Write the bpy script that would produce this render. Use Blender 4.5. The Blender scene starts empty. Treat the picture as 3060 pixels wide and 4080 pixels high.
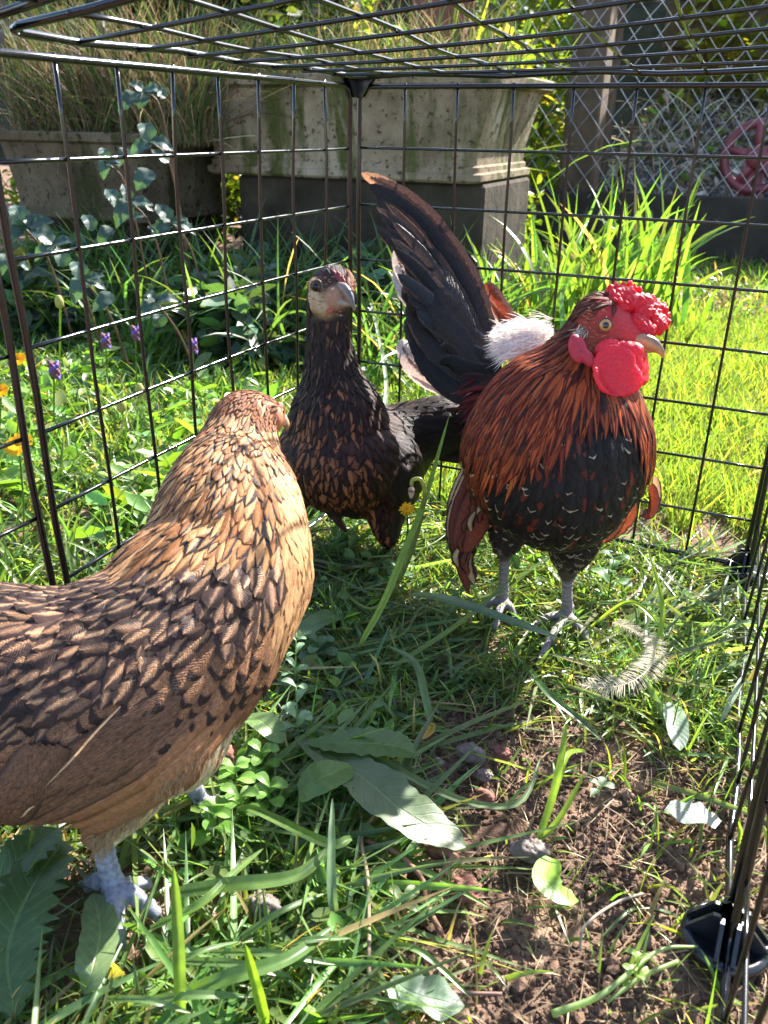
import bpy, math, random
import numpy as np
from mathutils import Vector, Matrix
from mathutils.bvhtree import BVHTree
rnd = random.Random(7)
rng = np.random.default_rng(7)
S = 0.01                                   # everything below is written in centimetres
scn = bpy.context.scene
# ------------------------------------------------------------------ camera
F = 3314.6
CAM = np.array([32.98, -67.0, 33.26])
def rot(rx, ry, rz):
    cx, sx, cy, sy, cz, sz = math.cos(rx), math.sin(rx), math.cos(ry), math.sin(ry), math.cos(rz), math.sin(rz)
    X = np.array([[1,0,0],[0,cx,-sx],[0,sx,cx]]); Y = np.array([[cy,0,sy],[0,1,0],[-sy,0,cy]]); Z = np.array([[cz,-sz,0],[sz,cz,0],[0,0,1]])
    return Z @ Y @ X
RM = rot(1.13501, -0.01281, 0.42335)
cd = bpy.data.cameras.new('camera'); cam = bpy.data.objects.new('camera', cd); scn.collection.objects.link(cam)
m = Matrix.Identity(4)
for i in range(3):
    for j in range(3): m[i][j] = RM[i, j]
    m[i][3] = CAM[i] * S
cam.matrix_world = m
cd.sensor_fit = 'HORIZONTAL'; cd.sensor_width = 36; cd.lens = F / 3060 * 36
cd.clip_start = 0.005; cd.clip_end = 200
cd.dof.use_dof = True; cd.dof.focus_distance = 0.55; cd.dof.aperture_fstop = 26
scn.camera = cam
# ------------------------------------------------------------------ light
SUN_EL = math.radians(39); SUN_AZ = math.atan2(0.29, 0.96)       # azimuth from +Y towards +X
w = bpy.data.worlds.new('World'); scn.world = w; w.use_nodes = True
nt = w.node_tree; bg = nt.nodes['Background']
sky = nt.nodes.new('ShaderNodeTexSky'); sky.sky_type = 'NISHITA'; sky.sun_disc = False
sky.sun_elevation = SUN_EL; sky.sun_rotation = SUN_AZ
nt.links.new(sky.outputs[0], bg.inputs[0]); bg.inputs[1].default_value = 0.098
sl = bpy.data.lights.new('sun', 'SUN'); sl.energy = 5.0; sl.angle = math.radians(0.55); sl.color = (1, 0.95, 0.87)
sun = bpy.data.objects.new('sun', sl); scn.collection.objects.link(sun)
sd = Vector((math.sin(SUN_AZ) * math.cos(SUN_EL), math.cos(SUN_AZ) * math.cos(SUN_EL), math.sin(SUN_EL)))
sun.rotation_euler = sd.to_track_quat('Z', 'Y').to_euler(); sun.location = sd * 5
scn.view_settings.view_transform = 'Standard'; scn.view_settings.look = 'None'
scn.view_settings.exposure = 2.4; scn.view_settings.gamma = 1
scn.render.resolution_x = 768; scn.render.resolution_y = 1024
scn.render.engine = 'CYCLES'
scn.cycles.transparent_max_bounces = 6; scn.cycles.max_bounces = 8; scn.cycles.diffuse_bounces = 4

# ------------------------------------------------------------------ helpers
def ray(px, py): return RM @ np.array([(px - 1530) / F, -(py - 2040) / F, -1.0])
def W(px, py, dep): return CAM + ray(px, py) * dep          # pixel of the photograph + distance -> world (cm)
def G(px, py, z=0.0):
    d = ray(px, py); return CAM + d * ((z - CAM[2]) / d[2])
def PX(P):
    P = np.atleast_2d(P); d = (P - CAM) @ RM
    return np.stack([1530 + F * d[:, 0] / -d[:, 2], 2040 - F * d[:, 1] / -d[:, 2], -d[:, 2]], 1)
def nrmz(v):
    v = np.asarray(v, float); return v / (np.linalg.norm(v, axis=-1, keepdims=True) + 1e-12)
def cr(P, n):
    P = np.asarray(P, float); k = len(P)
    if k == 2: return P[0] + (P[1] - P[0]) * np.linspace(0, 1, n)[:, None]
    E = np.vstack([2 * P[0] - P[1], P, 2 * P[-1] - P[-2]])
    out = []
    for t in np.linspace(0, k - 1 - 1e-6, n):
        i = int(t); f = t - i; a, b, c, d = E[i:i + 4]
        out.append(0.5 * (2 * b + (c - a) * f + (2 * a - 5 * b + 4 * c - d) * f * f + (3 * b - a - 3 * c + d) * f ** 3))
    return np.array(out)
def tag(o, label=None, cat=None, group=None, kind=None):
    if label: o['label'] = label
    if cat: o['category'] = cat
    if group: o['group'] = group
    if kind: o['kind'] = kind
    return o
def empty(name, loc, label=None, cat=None, group=None):
    o = bpy.data.objects.new(name, None); scn.collection.objects.link(o)
    o.location = [c * S for c in loc]; o.empty_display_size = 0.02
    return tag(o, label, cat, group)
def origin_of(p):
    o = np.zeros(3)
    while p is not None:
        o = o + np.array(p.location); p = p.parent
    return o
def mk(name, V, faces, mat, parent=None, attrs=None, smooth=True, loc=None):
    """V (n,3) cm world; faces: list of int arrays (m,4)/(m,3) or python lists"""
    V = np.asarray(V, float)
    me = bpy.data.meshes.new(name)
    base = origin_of(parent)
    if parent is None:
        loc = np.array(loc if loc is not None else [V[:, 0].mean(), V[:, 1].mean(), V[:, 2].min()]) * S
    else: loc = np.zeros(3)
    VV = V * S - base - loc
    if isinstance(faces, list) and faces and isinstance(faces[0], np.ndarray):
        idx = np.concatenate([f.ravel() for f in faces]); tot = np.concatenate([np.full(len(f), f.shape[1]) for f in faces])
        me.vertices.add(len(VV)); me.vertices.foreach_set('co', VV.astype(np.float32).ravel())
        me.loops.add(len(idx)); me.loops.foreach_set('vertex_index', idx.astype(np.int32))
        me.polygons.add(len(tot)); st = np.concatenate([[0], np.cumsum(tot)[:-1]])
        me.polygons.foreach_set('loop_start', st.astype(np.int32)); me.polygons.foreach_set('loop_total', tot.astype(np.int32))
        me.update(calc_edges=True)
    else:
        me.from_pydata(VV.tolist(), [], faces); me.update()
    me.polygons.foreach_set('use_smooth', [smooth] * len(me.polygons))
    for k, a in (attrs or {}).items():
        a = np.asarray(a, np.float32)
        if a.shape[1] == 4:
            at = me.attributes.new(k, 'FLOAT_COLOR', 'POINT'); at.data.foreach_set('color', a.ravel())
        else:
            at = me.attributes.new(k, 'FLOAT_VECTOR', 'POINT'); at.data.foreach_set('vector', a.ravel())
    me.validate()
    o = bpy.data.objects.new(name, me); scn.collection.objects.link(o)
    o.location = loc
    if parent is not None: o.parent = parent
    for mm in (mat if isinstance(mat, (list, tuple)) else [mat]): me.materials.append(mm)
    return o
class MB:
    def __init__(s): s.v = []; s.f = []
    def add(s, v, f):
        b = len(s.v); s.v += [tuple(p) for p in v]; s.f += [[i + b for i in q] for q in f]; return s
    def tube(s, P, r, seg=8, cap=True):
        P = np.asarray(P, float); n = len(P)
        R_ = np.broadcast_to(np.asarray(r, float), (n,))
        T = np.gradient(P, axis=0); T = nrmz(T)
        u = np.cross(T[0], [0.3, 0.2, 1.0]); u = nrmz(u)
        V = []
        for i in range(n):
            u = u - T[i] * np.dot(u, T[i]); u = nrmz(u); v = np.cross(T[i], u)
            for k in range(seg):
                a = 2 * math.pi * k / seg; V.append(P[i] + R_[i] * (math.cos(a) * u + math.sin(a) * v))
        Fc = [[i * seg + k, i * seg + (k + 1) % seg, (i + 1) * seg + (k + 1) % seg, (i + 1) * seg + k] for i in range(n - 1) for k in range(seg)]
        if cap: Fc += [list(range(seg))[::-1], [(n - 1) * seg + k for k in range(seg)]]
        return s.add(V, Fc)
    def box(s, c, d, R_=None, bev=0.0):
        c = np.asarray(c, float); hx, hy, hz = [q / 2 for q in d]
        if bev > 0:
            V = []; b = bev
            for sx in (-1, 1):
                for sy in (-1, 1):
                    for sz in (-1, 1):
                        V += [(sx * (hx - b), sy * (hy - b), sz * hz), (sx * (hx - b), sy * hy, sz * (hz - b)), (sx * hx, sy * (hy - b), sz * (hz - b))]
            import bmesh
            bm = bmesh.new(); [bm.verts.new(v) for v in V]; bmesh.ops.convex_hull(bm, input=bm.verts); bm.verts.index_update()
            V = [np.array(v.co) for v in bm.verts]; Fc = [[v.index for v in f.verts] for f in bm.faces]; bm.free()
        else:
            V = [np.array((x * hx, y * hy, z * hz)) for x in (-1, 1) for y in (-1, 1) for z in (-1, 1)]
            Fc = [[0, 1, 3, 2], [4, 6, 7, 5], [0, 4, 5, 1], [2, 3, 7, 6], [0, 2, 6, 4], [1, 5, 7, 3]]
        if R_ is not None: V = [R_ @ v for v in V]
        return s.add([c + v for v in V], Fc)
    def hull(s, pts):
        import bmesh
        bm = bmesh.new(); [bm.verts.new(p) for p in pts]; r = bmesh.ops.convex_hull(bm, input=bm.verts); 
        for v in [v for v in bm.verts if not v.link_faces]: bm.verts.remove(v)
        bm.verts.index_update()
        V = [np.array(v.co) for v in bm.verts]; Fc = [[v.index for v in f.verts] for f in bm.faces]; bm.free()
        return s.add(V, Fc)
    def lathe(s, prof, c, seg=32, R_=None):
        V = []; n = len(prof)
        for r, z in prof:
            for k in range(seg):
                a = 2 * math.pi * k / seg; p = np.array((r * math.cos(a), r * math.sin(a), z)); p = R_ @ p if R_ is not None else p; V.append(np.asarray(c) + p)
        Fc = [[i * seg + k, i * seg + (k + 1) % seg, (i + 1) * seg + (k + 1) % seg, (i + 1) * seg + k] for i in range(n - 1) for k in range(seg)]
        Fc += [list(range(seg))[::-1], [(n - 1) * seg + k for k in range(seg)]]
        return s.add(V, Fc)
    def build(s, name, mat, parent=None, smooth=True, attrs=None, loc=None):
        return mk(name, np.array(s.v), s.f, mat, parent, attrs, smooth, loc)
# ---- noise in numpy (value noise) for terrain
def vnoise(x, y, seed=0):
    xi = np.floor(x).astype(int); yi = np.floor(y).astype(int); fx = x - xi; fy = y - yi
    fx = fx * fx * (3 - 2 * fx); fy = fy * fy * (3 - 2 * fy)
    def h(a, b):
        n = (a * 374761393 + b * 668265263 + seed * 1442695) & 0x7fffffff; n = (n ^ (n >> 13)) * 1274126177 & 0x7fffffff
        return ((n ^ (n >> 16)) & 0xffff) / 65535.0
    return (h(xi, yi) * (1 - fx) + h(xi + 1, yi) * fx) * (1 - fy) + (h(xi, yi + 1) * (1 - fx) + h(xi + 1, yi + 1) * fx) * fy
def fbm(x, y, o=4, seed=0):
    r = 0; a = 0.5
    for k in range(o): r = r + a * vnoise(x * 2 ** k, y * 2 ** k, seed + k); a *= 0.5
    return r
# ------------------------------------------------------------------ materials
def mat_new(name):
    m = bpy.data.materials.new(name); m.use_nodes = True
    return m, m.node_tree, m.node_tree.nodes['Principled BSDF']
class NT:
    def __init__(s, nt): s.nt = nt
    def n(s, t, **k):
        x = s.nt.nodes.new(t)
        for a, b in k.items(): setattr(x, a, b)
        return x
    def l(s, a, b): s.nt.links.new(a, b)
    def math(s, op, a, b=None, c=None, clamp=False):
        x = s.n('ShaderNodeMath', operation=op, use_clamp=clamp)
        for i, v in enumerate((a, b, c)):
            if v is None: continue
            if isinstance(v, (int, float)): x.inputs[i].default_value = v
            else: s.l(v, x.inputs[i])
        return x.outputs[0]
    def mix(s, f, a, b, bt='MIX'):
        x = s.n('ShaderNodeMix', data_type='RGBA', blend_type=bt)
        for i, v in ((0, f), (6, a), (7, b)):
            if isinstance(v, (int, float)): x.inputs[i].default_value = v
            elif isinstance(v, tuple): x.inputs[i].default_value = (*v[:3], 1)
            else: s.l(v, x.inputs[i])
        return x.outputs[2]
    def noise(s, scale, detail=4, rough=0.5, vec=None):
        x = s.n('ShaderNodeTexNoise'); x.inputs['Scale'].default_value = scale; x.inputs['Detail'].default_value = detail; x.inputs['Roughness'].default_value = rough
        if vec is not None: s.l(vec, x.inputs['Vector'])
        return x.outputs[0]
    def ramp(s, f, stops):
        x = s.n('ShaderNodeValToRGB'); e = x.color_ramp.elements
        while len(e) < len(stops): e.new(0.5)
        for i, (p, c) in enumerate(stops): e[i].position = p; e[i].color = (*c[:3], 1)
        s.l(f, x.inputs[0]); return x.outputs[0]
    def step(s, f, a, b):
        x = s.n('ShaderNodeMapRange', interpolation_type='SMOOTHSTEP'); s.l(f, x.inputs[0])
        x.inputs[1].default_value = a; x.inputs[2].default_value = b; return x.outputs[0]
    def bump(s, h, st, dist, b):
        x = s.n('ShaderNodeBump'); x.inputs['Strength'].default_value = st; x.inputs['Distance'].default_value = dist
        s.l(h, x.inputs['Height']); s.l(x.outputs[0], b.inputs['Normal'])
    def geo(s): return s.n('ShaderNodeNewGeometry').outputs['Position']
def simple(name, stops, scale=60, rough=0.6, bump=0.3, dist=0.001, spec=0.5, detail=6, objc=False):
    m, nt, b = mat_new(name); t = NT(nt)
    pos = t.geo(); n = t.noise(scale, detail, 0.6, pos); c = t.ramp(n, stops)
    t.l(c, b.inputs['Base Color']); b.inputs['Roughness'].default_value = rough; b.inputs['Specular IOR Level'].default_value = spec
    if bump: t.bump(t.noise(scale * 3, 4, 0.6, pos), bump, dist, b)
    return m
def leafmat(name, trans=0.45, rough=0.42, tint=(1.9, 1.9, 0.55), spec=0.5, vein=False):
    m, nt, b = mat_new(name); t = NT(nt)
    a = t.n('ShaderNodeAttribute', attribute_name='Col').outputs[0]
    n = t.noise(220, 3, 0.6, t.geo())
    col = t.mix(0.5, a, t.ramp(n, [(0.3, (0.55, 0.6, 0.55)), (0.7, (1.25, 1.2, 1.1))]), 'MULTIPLY')
    if vein:
        uv = t.n('ShaderNodeAttribute', attribute_name='fuv').outputs['Vector']
        sx = t.n('ShaderNodeSeparateXYZ'); t.l(uv, sx.inputs[0])
        u = t.math('ABSOLUTE', sx.outputs[0]); mid = t.math('SUBTRACT', 1.0, t.step(u, 0.02, 0.075))
        w = t.math('SINE', t.math('MULTIPLY', t.math('SUBTRACT', sx.outputs[1], t.math('MULTIPLY', u, 0.16)), 75.0))
        side = t.math('MULTIPLY', t.step(w, 0.8, 1.0), 0.45)
        f = t.math('MAXIMUM', mid, side)
        col = t.mix(t.math('MULTIPLY', f, 0.6), col, t.mix(1.0, col, (2.0, 1.9, 1.7), 'MULTIPLY'))
        t.bump(t.math('ADD', f, t.math('MULTIPLY', n, 0.5)), 0.5, 0.0006, b)
    t.l(col, b.inputs['Base Color']); b.inputs['Roughness'].default_value = rough; b.inputs['Specular IOR Level'].default_value = spec
    tr = t.n('ShaderNodeBsdfTranslucent'); t.l(t.mix(1.0, col, tint, 'MULTIPLY'), tr.inputs[0])
    mx = t.n('ShaderNodeMixShader'); mx.inputs[0].default_value = trans
    t.l(b.outputs[0], mx.inputs[1]); t.l(tr.outputs[0], mx.inputs[2]); t.l(mx.outputs[0], nt.nodes['Material Output'].inputs[0])
    return m
M = {}
M['grass'] = leafmat('grass_blade', 0.45, 0.36, (2.3, 2.15, 0.8), 0.55)
M['leaf'] = leafmat('broad_leaf', 0.35, 0.42, (2.0, 2.2, 0.5), 0.5, vein=True)
M['hedge'] = leafmat('hedge_leaf', 0.5, 0.5, (2.4, 2.2, 0.4), 0.4)
M['dry'] = leafmat('dry_stalk', 0.2, 0.7, (1.2, 1.1, 0.8), 0.2)
M['petal'] = leafmat('petal', 0.4, 0.6, (1.3, 1.2, 0.8), 0.2)
M['wire'] = simple('black_coated_wire', [(0.3, (0.003, 0.003, 0.004)), (0.62, (0.007, 0.007, 0.009)), (0.8, (0.02, 0.013, 0.010))], 300, 0.15, 0.05, 0.0002, 0.55)
M['plastic'] = simple('black_plastic', [(0.3, (0.010, 0.011, 0.014)), (0.8, (0.02, 0.022, 0.03))], 200, 0.3, 0.15, 0.0005, 0.5)
M['galv'] = simple('galvanised_wire', [(0.3, (0.35, 0.35, 0.36)), (0.8, (0.6, 0.6, 0.6))], 100, 0.35, 0, 0, 0.6)
M['galv'].node_tree.nodes['Principled BSDF'].inputs['Metallic'].default_value = 0.8
M['wood'] = simple('weathered_wood', [(0.25, (0.05, 0.032, 0.022)), (0.6, (0.13, 0.09, 0.06)), (0.85, (0.2, 0.15, 0.11))], 14, 0.8, 0.6, 0.003, 0.2)
M['red'] = simple('faded_red_paint', [(0.3, (0.12, 0.02, 0.03)), (0.55, (0.19, 0.035, 0.05)), (0.8, (0.28, 0.09, 0.08))], 20, 0.5, 0.2, 0.001)
M['dark'] = simple('dark_board', [(0.3, (0.03, 0.024, 0.02)), (0.8, (0.07, 0.055, 0.045))], 16, 0.85, 0.5, 0.003, 0.2)
M['stone'] = simple('pebble', [(0.3, (0.07, 0.052, 0.044)), (0.7, (0.19, 0.155, 0.135))], 120, 0.75, 0.5, 0.0008, 0.3)
M['brick'] = simple('clay_lump', [(0.3, (0.10, 0.04, 0.03)), (0.7, (0.24, 0.11, 0.08))], 120, 0.85, 0.6, 0.001, 0.2)
def soilmat():
    m, nt, b = mat_new('soil'); t = NT(nt); pos = t.geo()
    n1 = t.noise(18, 6, 0.65, pos); n2 = t.noise(260, 5, 0.7, pos)
    c = t.ramp(n1, [(0.3, (0.07, 0.044, 0.032)), (0.55, (0.17, 0.11, 0.078)), (0.75, (0.33, 0.225, 0.165))])
    c = t.mix(0.7, c, t.ramp(n2, [(0.3, (0.5, 0.5, 0.5)), (0.7, (1.3, 1.25, 1.2))]), 'MULTIPLY')
    t.l(c, b.inputs['Base Color']); b.inputs['Roughness'].default_value = 0.95; b.inputs['Specular IOR Level'].default_value = 0.15
    t.bump(t.math('ADD', n2, t.math('MULTIPLY', t.noise(900, 3, 0.6, pos), 0.4)), 0.9, 0.002, b)
    return m
M['soil'] = soilmat()
def plantermat(k=1.0):
    m, nt, b = mat_new('mossy_cast_stone'); t = NT(nt); pos = t.geo()
    n1 = t.noise(9, 7, 0.65, pos); n2 = t.noise(90, 6, 0.7, pos)
    mp = t.n('ShaderNodeMapping'); t.l(pos, mp.inputs[0]); mp.inputs['Scale'].default_value = (14, 14, 2.2)
    st = t.noise(1.0, 6, 0.7, mp.outputs[0])
    c = t.ramp(n1, [(0.3, (0.10, 0.07, 0.045)), (0.5, (0.25, 0.19, 0.125)), (0.72, (0.40, 0.33, 0.24))])
    c = t.mix(t.step(st, 0.47, 0.62), c, (0.07, 0.075, 0.02))
    c = t.mix(t.step(n2, 0.56, 0.62), c, (0.05, 0.035, 0.022))
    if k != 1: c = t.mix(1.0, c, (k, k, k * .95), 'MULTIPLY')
    t.l(c, b.inputs['Base Color']); b.inputs['Roughness'].default_value = 0.9; b.inputs['Specular IOR Level'].default_value = 0.2
    t.bump(t.math('ADD', n2, n1), 0.8, 0.004, b); return m
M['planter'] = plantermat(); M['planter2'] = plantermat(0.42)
def bodymat(name, rough=0.7, bumps=500, bst=0.5, sss=0.0, spec=0.3, trans=0.0):
    m, nt, b = mat_new(name); t = NT(nt); a = t.n('ShaderNodeAttribute', attribute_name='Col').outputs[0]
    pos = t.geo(); n = t.noise(bumps, 4, 0.65, pos)
    c = t.mix(0.6, a, t.ramp(n, [(0.3, (0.6, 0.58, 0.58)), (0.7, (1.25, 1.25, 1.25))]), 'MULTIPLY')
    t.l(c, b.inputs['Base Color']); b.inputs['Roughness'].default_value = rough; b.inputs['Specular IOR Level'].default_value = spec
    if sss:
        b.inputs['Subsurface Weight'].default_value = sss; b.inputs['Subsurface Radius'].default_value = (1.0, 0.25, 0.12); b.inputs['Subsurface Scale'].default_value = 0.006
    t.bump(n, bst, 0.0008, b)
    if trans:
        tr = t.n('ShaderNodeBsdfTranslucent'); t.l(c, tr.inputs[0]); mx = t.n('ShaderNodeMixShader'); mx.inputs[0].default_value = trans
        t.l(b.outputs[0], mx.inputs[1]); t.l(tr.outputs[0], mx.inputs[2]); t.l(mx.outputs[0], nt.nodes['Material Output'].inputs[0])
    return m
M['body'] = bodymat('bird_body')
M['flesh'] = bodymat('red_flesh', 0.42, 700, 0.8, 0.35, 0.5, 0.28)
M['beak'] = bodymat('beak_horn', 0.35, 300, 0.15, 0.2, 0.5)
def eyemat(name, iris, pupil=0.42):
    m, nt, b = mat_new(name); t = NT(nt); uv = t.n('ShaderNodeAttribute', attribute_name='fuv').outputs['Vector']
    sx = t.n('ShaderNodeSeparateXYZ'); t.l(uv, sx.inputs[0]); r = sx.outputs[0]
    c = t.mix(t.step(r, pupil - 0.03, pupil + 0.03), (0.004, 0.004, 0.005), iris)
    c = t.mix(t.step(r, 0.86, 0.95), c, (0.01, 0.006, 0.005))
    t.l(c, b.inputs['Base Color']); b.inputs['Roughness'].default_value = 0.12; b.inputs['Specular IOR Level'].default_value = 0.5
    b.inputs['Coat Weight'].default_value = 0.25; b.inputs['Coat Roughness'].default_value = 0.03
    return m
M['eye_amber'] = eyemat('amber_eye', (0.42, 0.20, 0.06)); M['eye_dark'] = eyemat('dark_eye', (0.07, 0.035, 0.02), 0.55)
M['eye_dark'].node_tree.nodes['Principled BSDF'].inputs['Specular IOR Level'].default_value = 0.25; M['eye_dark'].node_tree.nodes['Principled BSDF'].inputs['Coat Weight'].default_value = 0.05
def feathermat():
    m, nt, b = mat_new('feather'); t = NT(nt)
    A = t.n('ShaderNodeAttribute', attribute_name='cA'); B = t.n('ShaderNodeAttribute', attribute_name='cB'); Tt = t.n('ShaderNodeAttribute', attribute_name='cT')
    prm = t.n('ShaderNodeSeparateXYZ'); t.l(t.n('ShaderNodeAttribute', attribute_name='prm').outputs['Vector'], prm.inputs[0])
    uv = t.n('ShaderNodeSeparateXYZ'); t.l(t.n('ShaderNodeAttribute', attribute_name='fuv').outputs['Vector'], uv.inputs[0])
    u = t.math('ABSOLUTE', uv.outputs[0]); v = uv.outputs[1]; pos = t.geo(); seed = uv.outputs[2]
    nz = t.noise(450, 4, 0.6, pos); nz2 = t.noise(1500, 2, 0.5, pos)
    jag = t.math('MULTIPLY', t.math('SUBTRACT', nz, 0.5), 0.8)
    thr = t.math('MULTIPLY', prm.outputs[0], t.math('SUBTRACT', 1.0, t.math('MULTIPLY', prm.outputs[1], v)))
    e = t.math('SUBTRACT', t.math('ADD', u, jag), thr)
    fe = t.step(e, -0.13, 0.15)
    # speckle of edge colour in the centre
    comb = t.n('ShaderNodeCombineXYZ'); t.l(t.math('MULTIPLY', uv.outputs[0], 4.0), comb.inputs[0]); t.l(t.math('MULTIPLY', v, 9.0), comb.inputs[1]); t.l(t.math('MULTIPLY', seed, 37.0), comb.inputs[2])
    sp = t.noise(3.0, 2, 0.5, comb.outputs[0])
    fs = t.math('MULTIPLY', t.step(sp, 0.5, 0.58), A.outputs['Alpha'])
    f = t.math('MAXIMUM', fe, fs)
    c = t.mix(f, A.outputs[0], B.outputs[0])
    tt = t.math('SUBTRACT', t.math('ADD', t.math('ADD', v, t.math('MULTIPLY', jag, 0.25)), t.math('MULTIPLY', t.math('MULTIPLY', u, u), 0.16)), t.math('SUBTRACT', 1.0, prm.outputs[2]))
    ft = t.step(tt, -0.02, 0.04)
    c = t.mix(t.math('MULTIPLY', ft, Tt.outputs['Alpha']), c, Tt.outputs[0])
    shaft = t.math('MULTIPLY', t.math('SUBTRACT', 1.0, t.step(u, 0.02, 0.07)), 0.35)
    c = t.mix(shaft, c, t.mix(1.0, c, (1.9, 1.7, 1.5), 'MULTIPLY'))
    # barbs
    bb = t.math('SINE', t.math('ADD', t.math('MULTIPLY', t.math('SUBTRACT', v, t.math('MULTIPLY', u, 0.35)), 95.0), t.math('MULTIPLY', nz, 9.0)))
    c = t.mix(1.0, c, t.ramp(t.math('ADD', t.math('MULTIPLY', bb, 0.5), 0.5), [(0, (0.78, 0.78, 0.78)), (1, (1.12, 1.12, 1.12))]), 'MULTIPLY')
    c = t.mix(1.0, c, t.ramp(nz, [(0.3, (0.7, 0.7, 0.7)), (0.7, (1.2, 1.2, 1.2))]), 'MULTIPLY')
    t.l(c, b.inputs['Base Color']); b.inputs['Roughness'].default_value = 0.5; b.inputs['Specular IOR Level'].default_value = 0.22
    t.bump(bb, 0.35, 0.0004, b)
    tr = t.n('ShaderNodeBsdfTranslucent'); t.l(t.mix(1.0, c, (1.5, 1.2, 1.0), 'MULTIPLY'), tr.inputs[0]); mx = t.n('ShaderNodeMixShader'); mx.inputs[0].default_value = 0.22
    t.l(b.outputs[0], mx.inputs[1]); t.l(tr.outputs[0], mx.inputs[2]); t.l(mx.outputs[0], nt.nodes['Material Output'].inputs[0])
    return m
M['feather'] = feathermat()

# ------------------------------------------------------------------ ground
def ground_h(x, y):
    x = np.asarray(x, float); y = np.asarray(y, float)
    soil = np.clip(1 - np.hypot((x - 32) / 16, (y + 45) / 24), 0, 1) ** 0.5
    h = (fbm(x / 9, y / 9, 3, 3) - 0.45) * 1.6 + soil * (fbm(x / 1.6, y / 1.6, 4, 9) - 0.45) * 1.5
    far = np.clip((np.hypot(x - 20, y + 20) - 160) / 200, 0, 1)
    return h - 0.5 + far * 0
def axis(segs):
    out = []
    for a, b, st in segs: out += list(np.arange(a, b, st))
    return np.array(out + [segs[-1][1]])
gx = axis([(-6000, -1000, 500), (-1000, -200, 50), (-200, -20, 4), (-20, 4, 1), (4, 46, 0.22), (46, 60, 1), (60, 300, 6), (300, 1000, 50), (1000, 6000, 500)])
gy = axis([(-3000, -400, 400), (-400, -80, 20), (-80, -62, 1), (-62, -14, 0.22), (-14, 10, 0.8), (10, 120, 2.5), (120, 300, 6), (300, 1000, 70), (1000, 8000, 700)])
GX, GY = np.meshgrid(gx, gy); GZ = ground_h(GX, GY)
nx, ny = len(gx), len(gy)
I = np.arange(nx * ny).reshape(ny, nx)
q = np.stack([I[:-1, :-1], I[:-1, 1:], I[1:, 1:], I[1:, :-1]], -1).reshape(-1, 4)
tag(mk('ground', np.stack([GX, GY, GZ], -1).reshape(-1, 3), [q], M['soil'], loc=(0, 0, 0)), kind='structure')
# rising bank behind the garden, coloured dark as the shaded gaps between leaves
bx = np.linspace(-900, 900, 90); bt = np.linspace(0, 1, 24)
BX, BT = np.meshgrid(bx, bt)
BY = 400 + BT * 260 - 0.10 * BX; BZ = -6 + (1 - np.cos(BT * math.pi)) / 2 * 170 + fbm(BX / 60, BT * 7, 4, 5) * 40 - 20
n1, n2 = len(bx), len(bt); I = np.arange(n1 * n2).reshape(n2, n1)
q = np.stack([I[:-1, :-1], I[:-1, 1:], I[1:, 1:], I[1:, :-1]], -1).reshape(-1, 4)
M['bank'] = simple('dark_gap_bank', [(0.3, (0.012, 0.014, 0.008)), (0.6, (0.035, 0.035, 0.018)), (0.8, (0.07, 0.05, 0.03))], 5, 0.95, 0.8, 0.02, 0.1)
tag(mk('hillside_backdrop', np.stack([BX, BY, BZ], -1).reshape(-1, 3), [q], M['bank']), kind='structure')

bx = np.linspace(-40, 260, 60); bt = np.linspace(0, 1, 20)
BX, BT = np.meshgrid(bx, bt); edge = np.clip((BX + 40) / 25, 0, 1)
BY = 200 + BT * 115; BZ = -3 + (BT ** 0.8) * 50 * edge + (fbm(BX / 12, BT * 9, 4, 15) - .5) * 9
n1, n2 = len(bx), len(bt); I = np.arange(n1 * n2).reshape(n2, n1)
q = np.stack([I[:-1, :-1], I[:-1, 1:], I[1:, 1:], I[1:, :-1]], -1).reshape(-1, 4)
M['scree'] = simple('grey_bank_soil', [(0.3, (0.04, 0.035, 0.035)), (0.55, (0.13, 0.115, 0.12)), (0.75, (0.28, 0.25, 0.26))], 14, 0.95, 0.9, 0.01, 0.1)
tag(mk('terrain', np.stack([BX, BY, BZ], -1).reshape(-1, 3), [q], M['scree']), kind='structure')

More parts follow.
